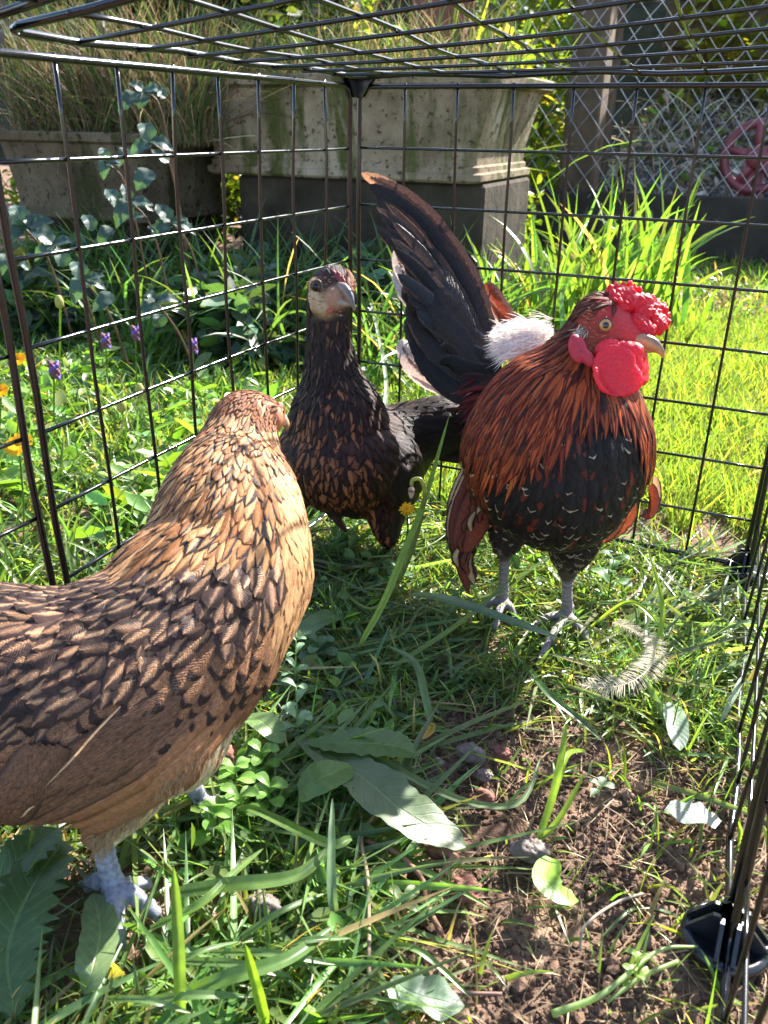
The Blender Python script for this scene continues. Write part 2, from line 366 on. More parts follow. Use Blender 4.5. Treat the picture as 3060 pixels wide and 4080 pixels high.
# ------------------------------------------------------------------ blades and leaves in bulk
def blades(name, base, L, Wd, head, tilt, bend, col, mat, K=4, ribs=3, twist=None, label=None, cat=None, kind='stuff', minz=0.15, pointy=True):
    n = len(base); ts = np.linspace(0, 1, K + 1)
    P = np.zeros((K + 1, n, 3)); P[0] = base
    h = np.stack([np.cos(head), np.sin(head), np.zeros(n)], 1)
    side = np.stack([-np.sin(head), np.cos(head), np.zeros(n)], 1)
    up = np.array([0, 0, 1.0])
    for k in range(1, K + 1):
        th = tilt + bend * (ts[k] ** 1.3)
        d = h * np.sin(th)[:, None] + up * np.cos(th)[:, None]
        P[k] = P[k - 1] + d * (L / K)[:, None]
        P[k, :, 2] = np.maximum(P[k, :, 2], base[:, 2] + minz + 0.25 * rng.random(n))
    if twist is None: twist = rng.normal(0, 0.9, n)
    prof = np.array([0.55, 0.95, 1.0, 0.8, 0.5, 0.25, 0.1])[:K + 1] if K > 4 else np.array([0.6, 1.0, 0.95, 0.6, 0.04])
    if K == 3: prof = np.array([0.7, 1.0, 0.7, 0.04])
    if K > 4: prof = np.interp(ts, [0, .2, .5, .8, 1], [0.6, 1.0, 0.95, 0.55, 0.03])
    V = np.zeros((n, K + 1, ribs, 3))
    for k in range(K + 1):
        T = nrmz(P[min(k + 1, K)] - P[max(k - 1, 0)])
        a = twist * (0.4 + 0.6 * ts[k])
        nn = np.cross(T, side); s2 = side * np.cos(a)[:, None] + nn * np.sin(a)[:, None]
        nrm = np.cross(T, s2); hw = (Wd / 2 * prof[k])[:, None]
        if ribs == 3:
            V[:, k, 0] = P[k] - s2 * hw + nrm * hw * 0.35; V[:, k, 1] = P[k]; V[:, k, 2] = P[k] + s2 * hw + nrm * hw * 0.35
        else: V[:, k, 0] = P[k] - s2 * hw; V[:, k, 1] = P[k] + s2 * hw
    idx = np.arange(n * (K + 1) * ribs).reshape(n, K + 1, ribs)
    q = np.stack([idx[:, :-1, :-1], idx[:, :-1, 1:], idx[:, 1:, 1:], idx[:, 1:, :-1]], -1).reshape(-1, 4)
    C = np.ones((n, K + 1, ribs, 4)); C[..., :3] = col[:, None, None, :]
    o = mk(name, V.reshape(-1, 3), [q], mat, attrs={'Col': C.reshape(-1, 4)}, loc=(0, 0, 0))
    return tag(o, label, cat, kind=kind)
def gcol(n, base=(0.09, 0.17, 0.03), var=0.3, dry=0.06):
    c = np.array(base) * np.exp(rng.normal(0, var, (n, 1))) * np.exp(rng.normal(0, 0.12, (n, 3)))
    d = rng.random(n) < dry; c[d] = np.array([0.30, 0.23, 0.11]) * np.exp(rng.normal(0, 0.25, (d.sum(), 1)))
    return np.clip(c, 0.005, 0.7)
def rpoly(n, xr, yr, f=None):
    out = np.zeros((0, 2))
    while len(out) < n:
        p = np.stack([rng.uniform(*xr, n * 2), rng.uniform(*yr, n * 2)], 1)
        if f is not None: p = p[rng.random(len(p)) < f(p[:, 0], p[:, 1])]
        out = np.vstack([out, p])
    p = out[:n]; return np.column_stack([p, ground_h(p[:, 0], p[:, 1]) - 0.1])
def clump(x, y, sc=6, seed=1, lo=0.35, hi=0.6): return np.clip((fbm(x / sc, y / sc, 3, seed) - lo) / (hi - lo), 0.0, 1)
def soil_mask(x, y):            # 1 on the bare patch in front of the cage
    q_ = np.column_stack([x, y, np.zeros(len(x))]); p = PX(q_)
    m1 = np.clip((p[:, 0] - (1560 - 0.3 * (p[:, 1] - 2900))) / 220, 0, 1) * np.clip((p[:, 1] - 2680 - np.clip(p[:, 0] - 2250, 0, 300) * 0.6) / 220, 0, 1)
    return m1
def cage_d(x, y): return np.clip(1 - soil_mask(x, y), 0.05, 1) * (0.3 + 0.7 * clump(x, y, 5, 2))

# ------------------------------------------------------------------ the wire cage
cage = empty('wire_cage', (18, 0, 0), 'black wire panel cage around the three chickens', 'cage')
def panel(fn, label, seed=0, bow=0.5, n=8, g=4.5, size=36.0, lo=0.5):
    """fn(s, t) -> world point of panel coordinate (cm); s along, t up"""
    r = random.Random(seed)
    root = bpy.data.objects.new('wire_panel', None); scn.collection.objects.link(root); root.parent = cage; root['label'] = label
    ph = r.uniform(0, 6)
    def f(s, t):
        b = bow * math.sin(math.pi * min(max(s / size, 0), 1)) * math.sin(math.pi * min(max(t / size, 0), 1))
        return fn(s, t, b + 0.12 * math.sin(s * 0.5 + ph) * math.sin(t * 0.4 + ph))
    fr = MB(); hi = size; c = 1.0
    path = []
    cs = [(lo, lo), (hi, lo), (hi, hi), (lo, hi)]
    for k in range(4):
        a = np.array(cs[k]); b_ = np.array(cs[(k + 1) % 4]); d = (b_ - a) / np.linalg.norm(b_ - a); e = np.array(cs[(k + 2) % 4]); d2 = (e - b_) / np.linalg.norm(e - b_)
        for t in np.linspace(c, np.linalg.norm(b_ - a) - c, 10): path.append(a + d * t)
        path.append(b_ - d * 0.3 * c + d2 * 0.3 * c)
    path += path[:2]
    fr.tube([f(*p) for p in path], 0.2, 10)
    fr.build('frame', M['wire'], root)
    for k in range(1, n):
        v = g * k; w1 = MB(); off = 0.12
        jj = r.uniform(-0.12, 0.12); j2 = r.uniform(-0.12, 0.12)
        w1.tube([np.array(f(v + jj * (1 - t / 36) + j2 * t / 36, t)) for t in np.linspace(lo - 0.1, hi + 0.25, 14)], 0.115, 8)
        o = w1.build('upright_wire', M['wire'], root)
        w2 = MB(); jj = r.uniform(-0.08, 0.08)
        w2.tube([np.array(fn(s, v + jj, (bow * math.sin(math.pi * s / size) * math.sin(math.pi * v / size)) + off)) for s in np.linspace(lo - 0.1, hi + 0.1, 14)], 0.115, 8)
        w2.build('cross_wire', M['wire'], root)
    return root
# back wall: x = s - .38, y = .88
panel(lambda s, t, b: (s - 0.38, 0.88 + b, t), 'back wall panel behind the rooster', 1, 0.4)
aL = 0.025
def left(s0): return lambda s, t, b: (-(s + s0) * math.sin(aL) - b, -(s + s0) * math.cos(aL), t)
panel(left(0), 'left wall panel nearest the back corner', 2, 0.5)
panel(left(36.6), 'left wall panel nearest the camera', 3, 0.3)
def right(s0): return lambda s, t, b: (35.95 + 0.022 * (s + s0) + b, 0.4 - (s + s0), t)
panel(right(0), 'right wall panel nearest the back corner', 4, 0.5)
panel(right(37.4), 'right wall panel nearest the camera', 5, 0.35)
panel(lambda s, t, b: (s - 0.2, 0.6 - t, 36.75 - b + 0.0038 * s * t), 'roof panel over the birds', 6, 0.35)
panel(lambda s, t, b: (s - 0.3, -36.5 - t, 36.95 - b + 0.0038 * s * (36 + t * .4)), 'roof panel nearest the camera', 7, 0.3)
def connector(c, up, dirs, label):
    """flat round cup with ribbed flanges; up = +1 flanges rise (bottom corner), -1 flanges hang"""
    root = bpy.data.objects.new('corner_connector', None); scn.collection.objects.link(root); root.parent = cage; root['label'] = label
    c = np.array(c, float); R_ = np.diag([1, 1, up]).astype(float)
    b = MB()
    b.lathe([(0.05, -0.25), (1.75, -0.25), (1.9, -0.12), (1.9, 0.1), (1.75, 0.22), (1.55, 0.28), (1.5, 0.12), (0.05, 0.1)] if up > 0 else
            [(0.05, -0.28), (1.3, -0.28), (1.5, -0.12), (1.5, 0.1), (0.05, 0.15)], c, 40, R_)
    b.build('disc', M['plastic'], root)
    for d in dirs:
        a = math.atan2(d[1], d[0]); q = MB(); w0, w1, h = 1.75, 0.75, (1.55 if up > 0 else 1.75)
        for off in (-0.34, 0.34):
            pts = []
            for (r_, z) in ((0.0, 0.0), (w0, 0.05), (w0, 0.35), (w1, h), (0, h)):
                for e in (-0.09, 0.09):
                    pts.append(c + np.array([math.cos(a) * r_ - math.sin(a) * (off + e), math.sin(a) * r_ + math.cos(a) * (off + e), z * up]))
            q.hull(pts)
        q.hull([c + np.array([x, y, z * up]) for x in (-.43, .43) for y in (-.43, .43) for z in (0, h)])
        q.build('flange', M['plastic'], root, smooth=False)
    return root
connector((-0.15, 0.75, 37.0), -1, [(1, 0), (0, -1)], 'top connector in the back corner')
connector((35.95, 0.7, 0.3), 1, [(-1, 0), (0, -1)], 'bottom connector in the far right corner')
connector((36.75, -37.0, 0.35), 1, [(0, 1), (0, -1), (-1, 0.0), (1, 0)], 'bottom connector between the right wall panels')
connector((-0.9, -36.4, 37.0), -1, [(0, 1), (0, -1)], 'top connector between the left wall panels')
connector((-0.2, 0.7, 0.3), 1, [(1, 0), (0, -1)], 'bottom connector in the back left corner')

# ------------------------------------------------------------------ planters
def trough(name, cx, cy, wid, dep, z0, h, label, ang=0.0, taper=0.9, mt='planter'):
    root = empty(name, (cx, cy, 0), label, 'planter')
    R_ = np.array([[math.cos(ang), -math.sin(ang), 0], [math.sin(ang), math.cos(ang), 0], [0, 0, 1]])
    def ring(w_, d_, z, r=1.2):
        pts = []
        for sx, sy in ((1, 1), (-1, 1), (-1, -1), (1, -1)):
            for a in (0, 30, 60, 90):
                aa = math.radians(a) + {(1, 1): 0, (-1, 1): math.pi / 2, (-1, -1): math.pi, (1, -1): 1.5 * math.pi}[(sx, sy)]
                pts.append(R_ @ np.array([sx * (w_ / 2 - r) + r * math.cos(aa), sy * (d_ / 2 - r) + r * math.sin(aa), z]) + [cx, cy, 0])
        return pts
    def loft(rings, cap0=True, cap1=True):
        b = MB(); n = len(rings[0]); V = [p for r in rings for p in r]
        Fc = [[i * n + k, i * n + (k + 1) % n, (i + 1) * n + (k + 1) % n, (i + 1) * n + k] for i in range(len(rings) - 1) for k in range(n)]
        if cap0: Fc.append(list(range(n))[::-1])
        if cap1: Fc.append([(len(rings) - 1) * n + k for k in range(n)])
        return b.add(V, Fc)
    z1 = z0 + h
    loft([ring(wid * taper, dep * taper, z0 + h * 0.17), ring(wid * taper * 1.005, dep * taper * 1.01, z0 + h * 0.3), ring(wid * 0.985, dep * 0.985, z1 - h * 0.12)]).build('body', M[mt], root, smooth=False)
    loft([ring(wid * taper * 1.02, dep * taper * 1.02, z0), ring(wid * taper * 1.05, dep * taper * 1.05, z0 + h * 0.025), ring(wid * taper * 1.05, dep * taper * 1.05, z0 + h * 0.085), ring(wid * taper * 1.02, dep * taper * 1.02, z0 + h * 0.10),
          ring(wid * taper * 1.02, dep * taper * 1.02, z0 + h * 0.15), ring(wid * taper * 0.99, dep * taper * 0.99, z0 + h * 0.175)]).build('base_moulding', M[mt], root, smooth=False)
    loft([ring(wid * 0.99, dep * 0.99, z1 - h * 0.13), ring(wid * 1.04, dep * 1.05, z1 - h * 0.10), ring(wid * 1.05, dep * 1.06, z1 - h * 0.02), ring(wid * 1.035, dep * 1.04, z1),
          ring(wid * 0.94, dep * 0.9, z1), ring(wid * 0.93, dep * 0.88, z1 - h * 0.1)]).build('rim', M[mt], root, smooth=False)
    return root
trough('stone_planter', -40.8, 91, 58, 34, 24.4, 16.7, 'large mossy cast stone trough raised behind the back corner of the cage', 0, 0.90)
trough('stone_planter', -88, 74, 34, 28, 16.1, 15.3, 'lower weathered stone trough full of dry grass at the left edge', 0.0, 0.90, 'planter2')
M['plinth'] = simple('shade_dark_block', [(0.3, (0.02, 0.016, 0.011)), (0.6, (0.05, 0.04, 0.028)), (0.8, (0.10, 0.08, 0.055))], 12, 0.95, 0.9, 0.004, 0.15)  # block colour darkened to stand in for the shade below the troughs
def plinth(cx, cy, wd, dp, h, label):
    b = MB(); b.box((cx, cy, h / 2 - 1), (wd, dp, h + 2 - 0.25), None, 0.5)
    tag(b.build('plinth', M['plinth'], smooth=False), label, 'plinth')
plinth(-37.5, 91, 49, 29, 24.4, 'block under the large mossy trough, coloured dark for the shade there')
plinth(-88, 76, 26, 22, 16.1, 'block coloured dark for shade under the lower trough behind bramble leaves')

# ------------------------------------------------------------------ timber edging, posts, chain link, wheel, plank fence
b = MB(); b.box((22, 191.2, 8.0), (142, 3.5, 17.5), None, 0.3); tag(b.build('timber_edging', M['dark'], smooth=False), 'dark timber board standing on edge below the wire netting', 'board')
fence = empty('chain_link_fence', (20, 196, 0), 'galvanised chain link fence on rough wooden posts', 'fence')
for (x, y, ww, h, lb) in ((-22.5, 196, 9.8, 150, 'thick square post'), (-27.0, 244, 6.5, 150, 'thin post')):
    p = MB(); p.box((x, y, h / 2 - 2), (ww, ww, h), None, 0.5); tag(p.build('post', M['wood'], fence, smooth=False), lb)
for (x, y) in ((95, 196),):
    p = MB(); p.box((x, y, 70), (9, 9, 150), None, 0.5); p.build('post', M['wood'], fence, smooth=False)
net = MB()
def netting(x0, x1, y, z0, z1, pitch):
    H = z1 - z0; k = 0
    x = x0 - H
    while x < x1 + H:
        for sgn in (1, -1):
            n = 60; P = []
            for i in range(n + 1):
                z = z0 + H * i / n; xx = x + sgn * (z - z0) * 0.8 + (0 if sgn > 0 else pitch * .5) + 0.5 * math.sin(z * .12 + x * .3)
                if x0 <= xx <= x1: P.append((xx, y + 0.22 * math.sin(2 * math.pi * (z - z0) / pitch * .8 + (0 if sgn > 0 else math.pi)) + 1.2 * math.sin(xx * .07), z))
            if len(P) > 2: net.tube(P, 0.10, 5, False)
        x += pitch; k += 1
netting(-50, 95, 190.5, 15, 95, 6.2)
net.build('netting', M['galv'], fence)
wheel = empty('red_wheel', (25, 204, 0), 'faded red spoked metal wheel behind the netting at the right edge', 'wheel')
cw = np.array([24.5, 204, 26.5]); b = MB()
P = [cw + np.array([8.6 * math.cos(a), 0.6 * math.sin(a), 8.6 * math.sin(a)]) for a in np.linspace(0, 2 * math.pi, 49)]
b.tube(P, 1.25, 12, False); b.build('rim', M['red'], wheel)
for k in range(5):
    a = 2 * math.pi * k / 5 + 0.4; b = MB(); b.tube([cw + np.array([math.cos(a) * r_, -0.2, math.sin(a) * r_]) for r_ in (2, 5, 8.4)], [1.5, 1.1, 1.2], 10); b.build('spoke', M['red'], wheel)
Ry = np.array([[1, 0, 0], [0, 0, -1], [0, 1, 0]], float)
b = MB(); b.lathe([(0.4, -2.2), (2.6, -2.0), (3.1, -1.4), (3.1, 1.4), (2.6, 2), (0.4, 2.2)], cw, 28, Ry); b.build('hub', M['red'], wheel)
b = MB(); b.tube([cw + np.array([-6, 1.5, -22]), cw + np.array([-2, 1.5, -10]), cw + np.array([0, 1.5, 0])], 1.3, 10); b.tube([cw + np.array([6, 1.5, -22]), cw + np.array([2, 1.5, -10]), cw + np.array([0, 1.5, 0])], 1.3, 10); b.build('leg', M['red'], wheel)
pf = empty('plank_fence', (40, 300, 0), 'brown horizontal plank fence far behind the netting', 'fence')
for k in range(5):
    b = MB(); b.box((75, 310 + (k % 2) * 1.0, 52 + k * 17), (190, 2.5, 15.5), None, 0.3); b.build('plank', M['wood'], pf, smooth=False)
for x in (-15, 60):
    b = MB(); b.box((x, 314.5, 78), (8, 6, 120), None, 0.3); b.build('upright', M['wood'], pf, smooth=False)
b = MB(); b.box((-60, 178, 32), (15, 12, 66), None, 1.2)
M['rust'] = simple('terracotta', [(0.3, (0.16, 0.06, 0.04)), (0.8, (0.26, 0.11, 0.08))], 30, 0.9, 0.4, 0.002, 0.2)
tag(b.build('brick_pier', M['rust'], smooth=False), 'reddish brown brick pier half hidden behind the large trough', 'pier')

# ------------------------------------------------------------------ birds
def uvsphere(seg=16, rings=10):
    V = [(0, 0, 1)]
    for i in range(1, rings):
        a = math.pi * i / rings
        for k in range(seg):
            b_ = 2 * math.pi * k / seg; V.append((math.sin(a) * math.cos(b_), math.sin(a) * math.sin(b_), math.cos(a)))
    V.append((0, 0, -1)); Fc = [[0, 1 + k, 1 + (k + 1) % seg] for k in range(seg)]
    for i in range(rings - 2):
        for k in range(seg):
            a = 1 + i * seg + k; b_ = 1 + i * seg + (k + 1) % seg; Fc.append([a, a + seg, b_ + seg, b_])
    L = len(V) - 1; Fc += [[L, 1 + (rings - 2) * seg + (k + 1) % seg, 1 + (rings - 2) * seg + k] for k in range(seg)]
    return np.array(V, float), Fc
US, UF = uvsphere()
class Blob:
    """a bird is laid out as chains of overlapping balls that are fused into one skin"""
    def __init__(s): s.c = []; s.r = []; s.col = []; s.ax = []
    def chain(s, pts, n, col, world=False, jit=0):
        Q = []
        for p in pts:
            if world: Q.append([*p])
            else: Q.append([*W(p[0], p[1], p[2]), p[3] * p[2] / F])
        for p in cr(Q, n): s.c.append(p[:3]); s.r.append(max(p[3], 0.05)); s.col.append(col); s.ax.append(None)
        return s
    def ell(s, px, py, dep, rx, ry, rz, col, rotz=0.0, basis=None):
        """ellipsoid in camera axes: rx right px, ry up px, rz depth px"""
        k = dep / F; B = RM.copy() if basis is None else basis
        c, n = math.cos(rotz), math.sin(rotz); R2 = B @ np.array([[c, -n, 0], [n, c, 0], [0, 0, 1]])
        s.c.append(W(px, py, dep)); s.r.append(max(rx, ry) * k); s.col.append(col); s.ax.append(R2 @ np.diag([rx * k, ry * k, rz * k])); return s
    def mesh(s, voxel, smooth=3):
        V = []; Fc = []
        for c, r, a in zip(s.c, s.r, s.ax):
            b_ = len(V); P = (US @ a.T if a is not None else US * r) + c
            V += P.tolist(); Fc += [[i + b_ for i in f] for f in UF]
        me = bpy.data.meshes.new('t'); me.from_pydata([[q_ * S for q_ in v] for v in V], [], Fc); o = bpy.data.objects.new('t', me); scn.collection.objects.link(o)
        mo = o.modifiers.new('r', 'REMESH'); mo.mode = 'VOXEL'; mo.voxel_size = voxel * S
        if smooth:
            ms = o.modifiers.new('s', 'SMOOTH'); ms.iterations = smooth; ms.factor = 0.6
        dg = bpy.context.evaluated_depsgraph_get(); ev = o.evaluated_get(dg); em = ev.to_mesh()
        n = len(em.vertices); VV = np.zeros(n * 3); em.vertices.foreach_get('co', VV); NN = np.zeros(n * 3); em.vertices.foreach_get('normal', NN)
        F2 = [list(p.vertices) for p in em.polygons]
        ev.to_mesh_clear(); bpy.data.objects.remove(o); bpy.data.meshes.remove(me)
        VV = VV.reshape(-1, 3) / S; NN = NN.reshape(-1, 3)
        return VV, NN, F2
    def colours(s, V):
        C = np.array(s.c); Rr = np.array(s.r); K = np.array(s.col)[:, :3]; out = np.ones((len(V), 4))
        for a in range(0, len(V), 20000):
            d = np.linalg.norm(V[a:a + 20000, None] - C[None], axis=2) / Rr[None]
            wgt = np.exp(-8 * d) ; wgt /= wgt.sum(1, keepdims=True); out[a:a + 20000, :3] = wgt @ K
        return out
def blobpart(bl, name, mat, parent, voxel=0.1, smooth=3, bump=None):
    V, N, Fc = bl.mesh(voxel, smooth); col = bl.colours(V)
    if bump is not None: V = V + N * bump(V)[:, None]
    return mk(name, V, Fc, mat, parent, {'Col': col})
def eye(px, py, dep, r, look, mat, parent, name='eye', squash=1.0):
    """ball with an iris turned along look (world dir)"""
    c = W(px, py, dep); rc = r * dep / F; z = nrmz(look); x = nrmz(np.cross([0, 0, 1.0], z)); y = np.cross(z, x); B = np.stack([x, y, z], 1)
    V = US @ np.diag([rc, rc, rc * 0.75]) @ B.T + c; u = np.degrees(np.arccos(np.clip(US[:, 2], -1, 1))) / 62
    # finer sphere
    VS, FS = uvsphere(24, 20); V = VS @ np.diag([rc, rc, rc * 0.75]) @ B.T + c; u = np.degrees(np.arccos(np.clip(VS[:, 2], -1, 1))) / 62
    e = mk(name, V, FS, mat, parent, {'fuv': np.stack([u, u * 0, u * 0], 1)})
    b_ = MB(); b_.tube([c + B @ np.array([rc * 1.0 * math.cos(a), rc * 1.0 * math.sin(a), rc * 0.22]) for a in np.linspace(0, 2 * math.pi, 33)], rc * 0.17, 8, False)
    return e, b_, c
class Flow:
    def __init__(s, arrows):
        """arrows: (px,py,dep, px2,py2,dep2)"""
        s.p = np.array([W(*a[:3]) for a in arrows]); s.d = nrmz(np.array([W(*a[3:6]) for a in arrows]) - s.p)
    def __call__(s, p):
        w_ = 1 / (((s.p - p) ** 2).sum(1) + 0.3) ** 1.6
        return nrmz((s.d * w_[:, None]).sum(0))
class Feathers:
    PR = {'round': ([0, .15, .4, .65, .85, .96, 1], [.3, .7, .95, 1, .85, .5, .03]), 'point': ([0, .15, .4, .65, .85, .96, 1], [.4, .8, 1, .85, .5, .2, .02]), 'long': ([0, .1, .4, .7, .9, .97, 1], [.5, .8, 1, .95, .7, .4, .03])}
    def __init__(s): s.V = []; s.F = []; s.a = {k: [] for k in ('cA', 'cB', 'cT', 'prm', 'fuv')}; s.n = 0
    def put(s, P, N, Wd, st):
        """P (k,3) centre line, N (k,3) normals"""
        k = len(P); T = nrmz(np.gradient(P, axis=0)); Sd = nrmz(np.cross(N, T)); ts = np.linspace(0, 1, k)
        pr = s.PR[st.get('shape', 'round')]; w_ = np.interp(ts, *pr) * Wd / 2; sd = rnd.random()
        cv = st.get('curl', 0.25); asym = st.get('asym', 0.0)
        V = []; rg = st.get('rag', 0.0); rag = [rg * rnd.random() ** 3 for _ in range(k)]; rag2 = [rg * rnd.random() ** 3 for _ in range(k)]
        for i in range(k):
            for u in (-1, -0.5, 0, 0.5, 1):
                ww = w_[i] * (1 + asym * (1 if u > 0 else -1)) * (1 - (rag[i] if u > 0 else rag2[i]) * (abs(u) == 1))
                V.append(P[i] + Sd[i] * ww * u - N[i] * w_[i] * cv * u * u)
                s.a['fuv'].append((u, ts[i], sd))
        b_ = s.n; m_ = 5
        for i in range(k - 1):
            for j in range(4): s.F.append((b_ + i * m_ + j, b_ + i * m_ + j + 1, b_ + (i + 1) * m_ + j + 1, b_ + (i + 1) * m_ + j))
        s.V += V; n = len(V); s.n += n
        j_ = math.exp(rnd.gauss(0, st.get('var', 0.15)))
        f = lambda c: tuple(min(q_ * j_, 0.85) for q_ in c[:3])
        s.a['cA'] += [(*f(st['A']), st.get('speck', 0.0))] * n; s.a['cB'] += [(*f(st['B']), 1)] * n
        T_ = st.get('T'); s.a['cT'] += [(*(T_ if T_ else (0, 0, 0)), 1.0 if T_ else 0.0)] * n
        s.a['prm'] += [(st.get('edge', 0.6), st.get('chev', 0.4), st.get('tip', 0.1))] * n
    def build(s, name, parent):
        if not s.V: return None
        return mk(name, np.array(s.V), [np.array(s.F)], M['feather'], parent, {k: np.array(v) for k, v in s.a.items()})
    def free(s, pts, Wd, st, hint=None, n=14, tw=0.0):
        """free standing feather along px polyline [(px,py,dep)...]"""
        P = cr([W(*p) for p in pts], n); T = nrmz(np.gradient(P, axis=0)); h = nrmz(hint if hint is not None else CAM - P.mean(0))
        N = h - T * (T @ h)[:, None]; N = nrmz(N)
        if tw:
            Sd = np.cross(N, T); a = np.linspace(0, tw, n)[:, None]; N = N * np.cos(a) + Sd * np.sin(a)
        k = Wd if not hasattr(Wd, '__len__') else Wd[0]
        s.put(P, N, k * np.mean([p[2] for p in pts]) / F, st)
def cover(V, N, Fc, flow, style, spacing, fe, maxn=9000, K=7):
    """scatter feathers over a skin, walking each along the surface"""
    bvh = BVHTree.FromPolygons([Vector(v) for v in V], Fc)
    V = np.asarray(V); fc = np.array([[f[0], f[1], f[2]] for f in Fc] + [[f[0], f[2], f[3]] for f in Fc if len(f) == 4])
    A = np.linalg.norm(np.cross(V[fc[:, 1]] - V[fc[:, 0]], V[fc[:, 2]] - V[fc[:, 0]]), axis=1) / 2
    n = int(A.sum() / (0.12 ** 2 * 2)); n = min(n, 60000)
    ii = rng.choice(len(fc), n, p=A / A.sum()); r1 = np.sqrt(rng.random(n))[:, None]; r2 = rng.random(n)[:, None]
    pts = V[fc[ii, 0]] * (1 - r1) + V[fc[ii, 1]] * r1 * (1 - r2) + V[fc[ii, 2]] * r1 * r2
    px = PX(pts); grid = {}; cnt = 0; cell = 0.5
    for i in range(n):
        st = style(px[i], pts[i])
        if st is None: continue
        d = st.get('sp', spacing); key = tuple((pts[i] // cell).astype(int)); ok = True; rr = int(math.ceil(d / cell))
        for a in range(-rr, rr + 1):
            for b_ in range(-rr, rr + 1):
                for c in range(-rr, rr + 1):
                    for q_ in grid.get((key[0] + a, key[1] + b_, key[2] + c), ()):
                        if (q_[0] - pts[i][0]) ** 2 + (q_[1] - pts[i][1]) ** 2 + (q_[2] - pts[i][2]) ** 2 < d * d: ok = False; break
                    if not ok: break
                if not ok: break
            if not ok: break
        if not ok: continue
        grid.setdefault(key, []).append(pts[i]); cnt += 1
        if cnt > maxn: break
        loc, nn, _, _ = bvh.find_nearest(Vector(pts[i])); nn = np.array(nn); p = np.array(loc)
        L = st['L'] * math.exp(rnd.gauss(0, 0.12)); lift = st.get('lift', 0.12); P = []; NN = []
        jit = rng.normal(0, st.get('jit', 0.1), 3); h0 = rnd.uniform(0.01, 0.05)
        d = None
        for k in range(K):
            t = k / (K - 1)
            f = flow(p) + jit; f = f - nn * np.dot(f, nn); f = nrmz(f)
            d = f if d is None else nrmz(d * 0.5 + f * 0.5)
            P.append(p + nn * (h0 + lift * t ** 1.2)); NN.append(nn)
            p2 = p + d * (L / (K - 1)); loc, n2, _, _ = bvh.find_nearest(Vector(p2))
            if loc is None: break
            n2 = np.array(n2)
            stiff = st.get('stiff', 0.3); p = p2 * stiff + np.array(loc) * (1 - stiff); nn = nrmz(nn * 0.5 + n2 * 0.5)
        if len(P) == K: fe.put(np.array(P), np.array(NN), st['W'] * math.exp(rnd.gauss(0, 0.2)), st)
    return cnt
def hooked_beak(pts, radii, parent, col0, col1, name='beak', flat=0.8, seg=14):
    P = cr([W(*p) for p in pts], 12); Rr = np.interp(np.linspace(0, 1, 12), np.linspace(0, 1, len(radii)), radii)
    dep = pts[0][2]; T = nrmz(np.gradient(P, axis=0)); V = []; C = []
    for i in range(12):
        up = np.array([0, 0, 1.0]); sd_ = nrmz(np.cross(T[i], up)); u2 = np.cross(sd_, T[i]); r = Rr[i] * dep / F
        for k in range(seg):
            a = 2 * math.pi * k / seg; V.append(P[i] + sd_ * r * math.cos(a) * flat + u2 * r * math.sin(a))
            f = min(max((math.sin(a) - 0.1) * 1.6, 0), 1) * np.interp(i, [0, 3, 6, 9, 11], [0.15, 0.5, 1, .7, 0]); C.append([*(np.array(col0) * (1 - f) + np.array(col1) * f), 1])
    Fc = [[i * seg + k, i * seg + (k + 1) % seg, (i + 1) * seg + (k + 1) % seg, (i + 1) * seg + k] for i in range(11) for k in range(seg)] + [list(range(seg))[::-1], [11 * seg + k for k in range(seg)]]
    return mk(name, np.array(V), Fc, M['beak'], parent, {'Col': np.array(C)})
GREY = (0.20, 0.175, 0.175); BLK = (0.012, 0.010, 0.010)
def foot(bl, hub, tips, back, ztop, col, r=0.42, rt=0.3):
    """shank and toes in world coordinates; hub (x,y,z), tips list of (px,py) on the ground"""
    hub = np.array(hub, float)
    bl.chain([(*ztop, r * 1.05), (*(ztop * 0.5 + hub * 0.5), r * 0.92), (*(hub + [0, 0, 0.25]), r * 1.1)], 26, col, True)
    for tpx in tips + [back]:
        g = G(*tpx, 0.1); gz = 0.25; mid = hub * 0.5 + g * 0.5; mid[2] = 0.75; e = np.array([g[0], g[1], gz])
        bl.chain([(*hub, rt * 1.15), (*mid, rt), (*(e * 0.8 + mid * 0.2), rt * 0.8), (*e, rt * 0.55)], 20, col, True)
def claws(hub, tips, parent, col=(0.10, 0.08, 0.07)):
    for tpx in tips:
        g = G(*tpx, 0.1); d = nrmz(np.array([g[0] - hub[0], g[1] - hub[1], 0])); b_ = MB()
        b_.tube([np.array([g[0], g[1], 0.35]) - d * 0.1, np.array([g[0], g[1], 0.38]) + d * 0.25, np.array([g[0], g[1], 0.12]) + d * 0.6], [0.17, 0.13, 0.02], 8)
        b_.build('claw', M['beak'], parent, attrs={'Col': np.tile([*col, 1], (len(b_.v), 1))})

# ============================ ROOSTER
rb = empty('rooster', (22, -13.8, 0), 'rooster with bright red comb and wattles, orange neck and tall dark tail', 'chicken')
B_ = Blob(); RED = (0.50, 0.035, 0.045); MAR = (0.08, 0.012, 0.008); ORG = (0.20, 0.035, 0.012)
B_.chain([(2385, 1300, 52.5, 112), (2350, 1400, 53, 140), (2305, 1500, 53.5, 185), (2270, 1600, 54.5, 245), (2235, 1710, 55, 330), (2222, 1790, 55.5, 370)], 22, ORG)
B_.chain([(2215, 1800, 55.5, 372), (2170, 1820, 59, 310), (2110, 1760, 63, 225), (2020, 1640, 66, 150), (1950, 1560, 68, 90)], 16, BLK)
B_.chain([(2215, 1860, 55, 330), (2230, 1900, 54.8, 300)], 4, BLK)
B_.chain([(2395, 1290, 52.5, 118), (2440, 1320, 52.0, 100), (2500, 1345, 51.6, 68), (2550, 1350, 51.3, 46)], 10, RED)
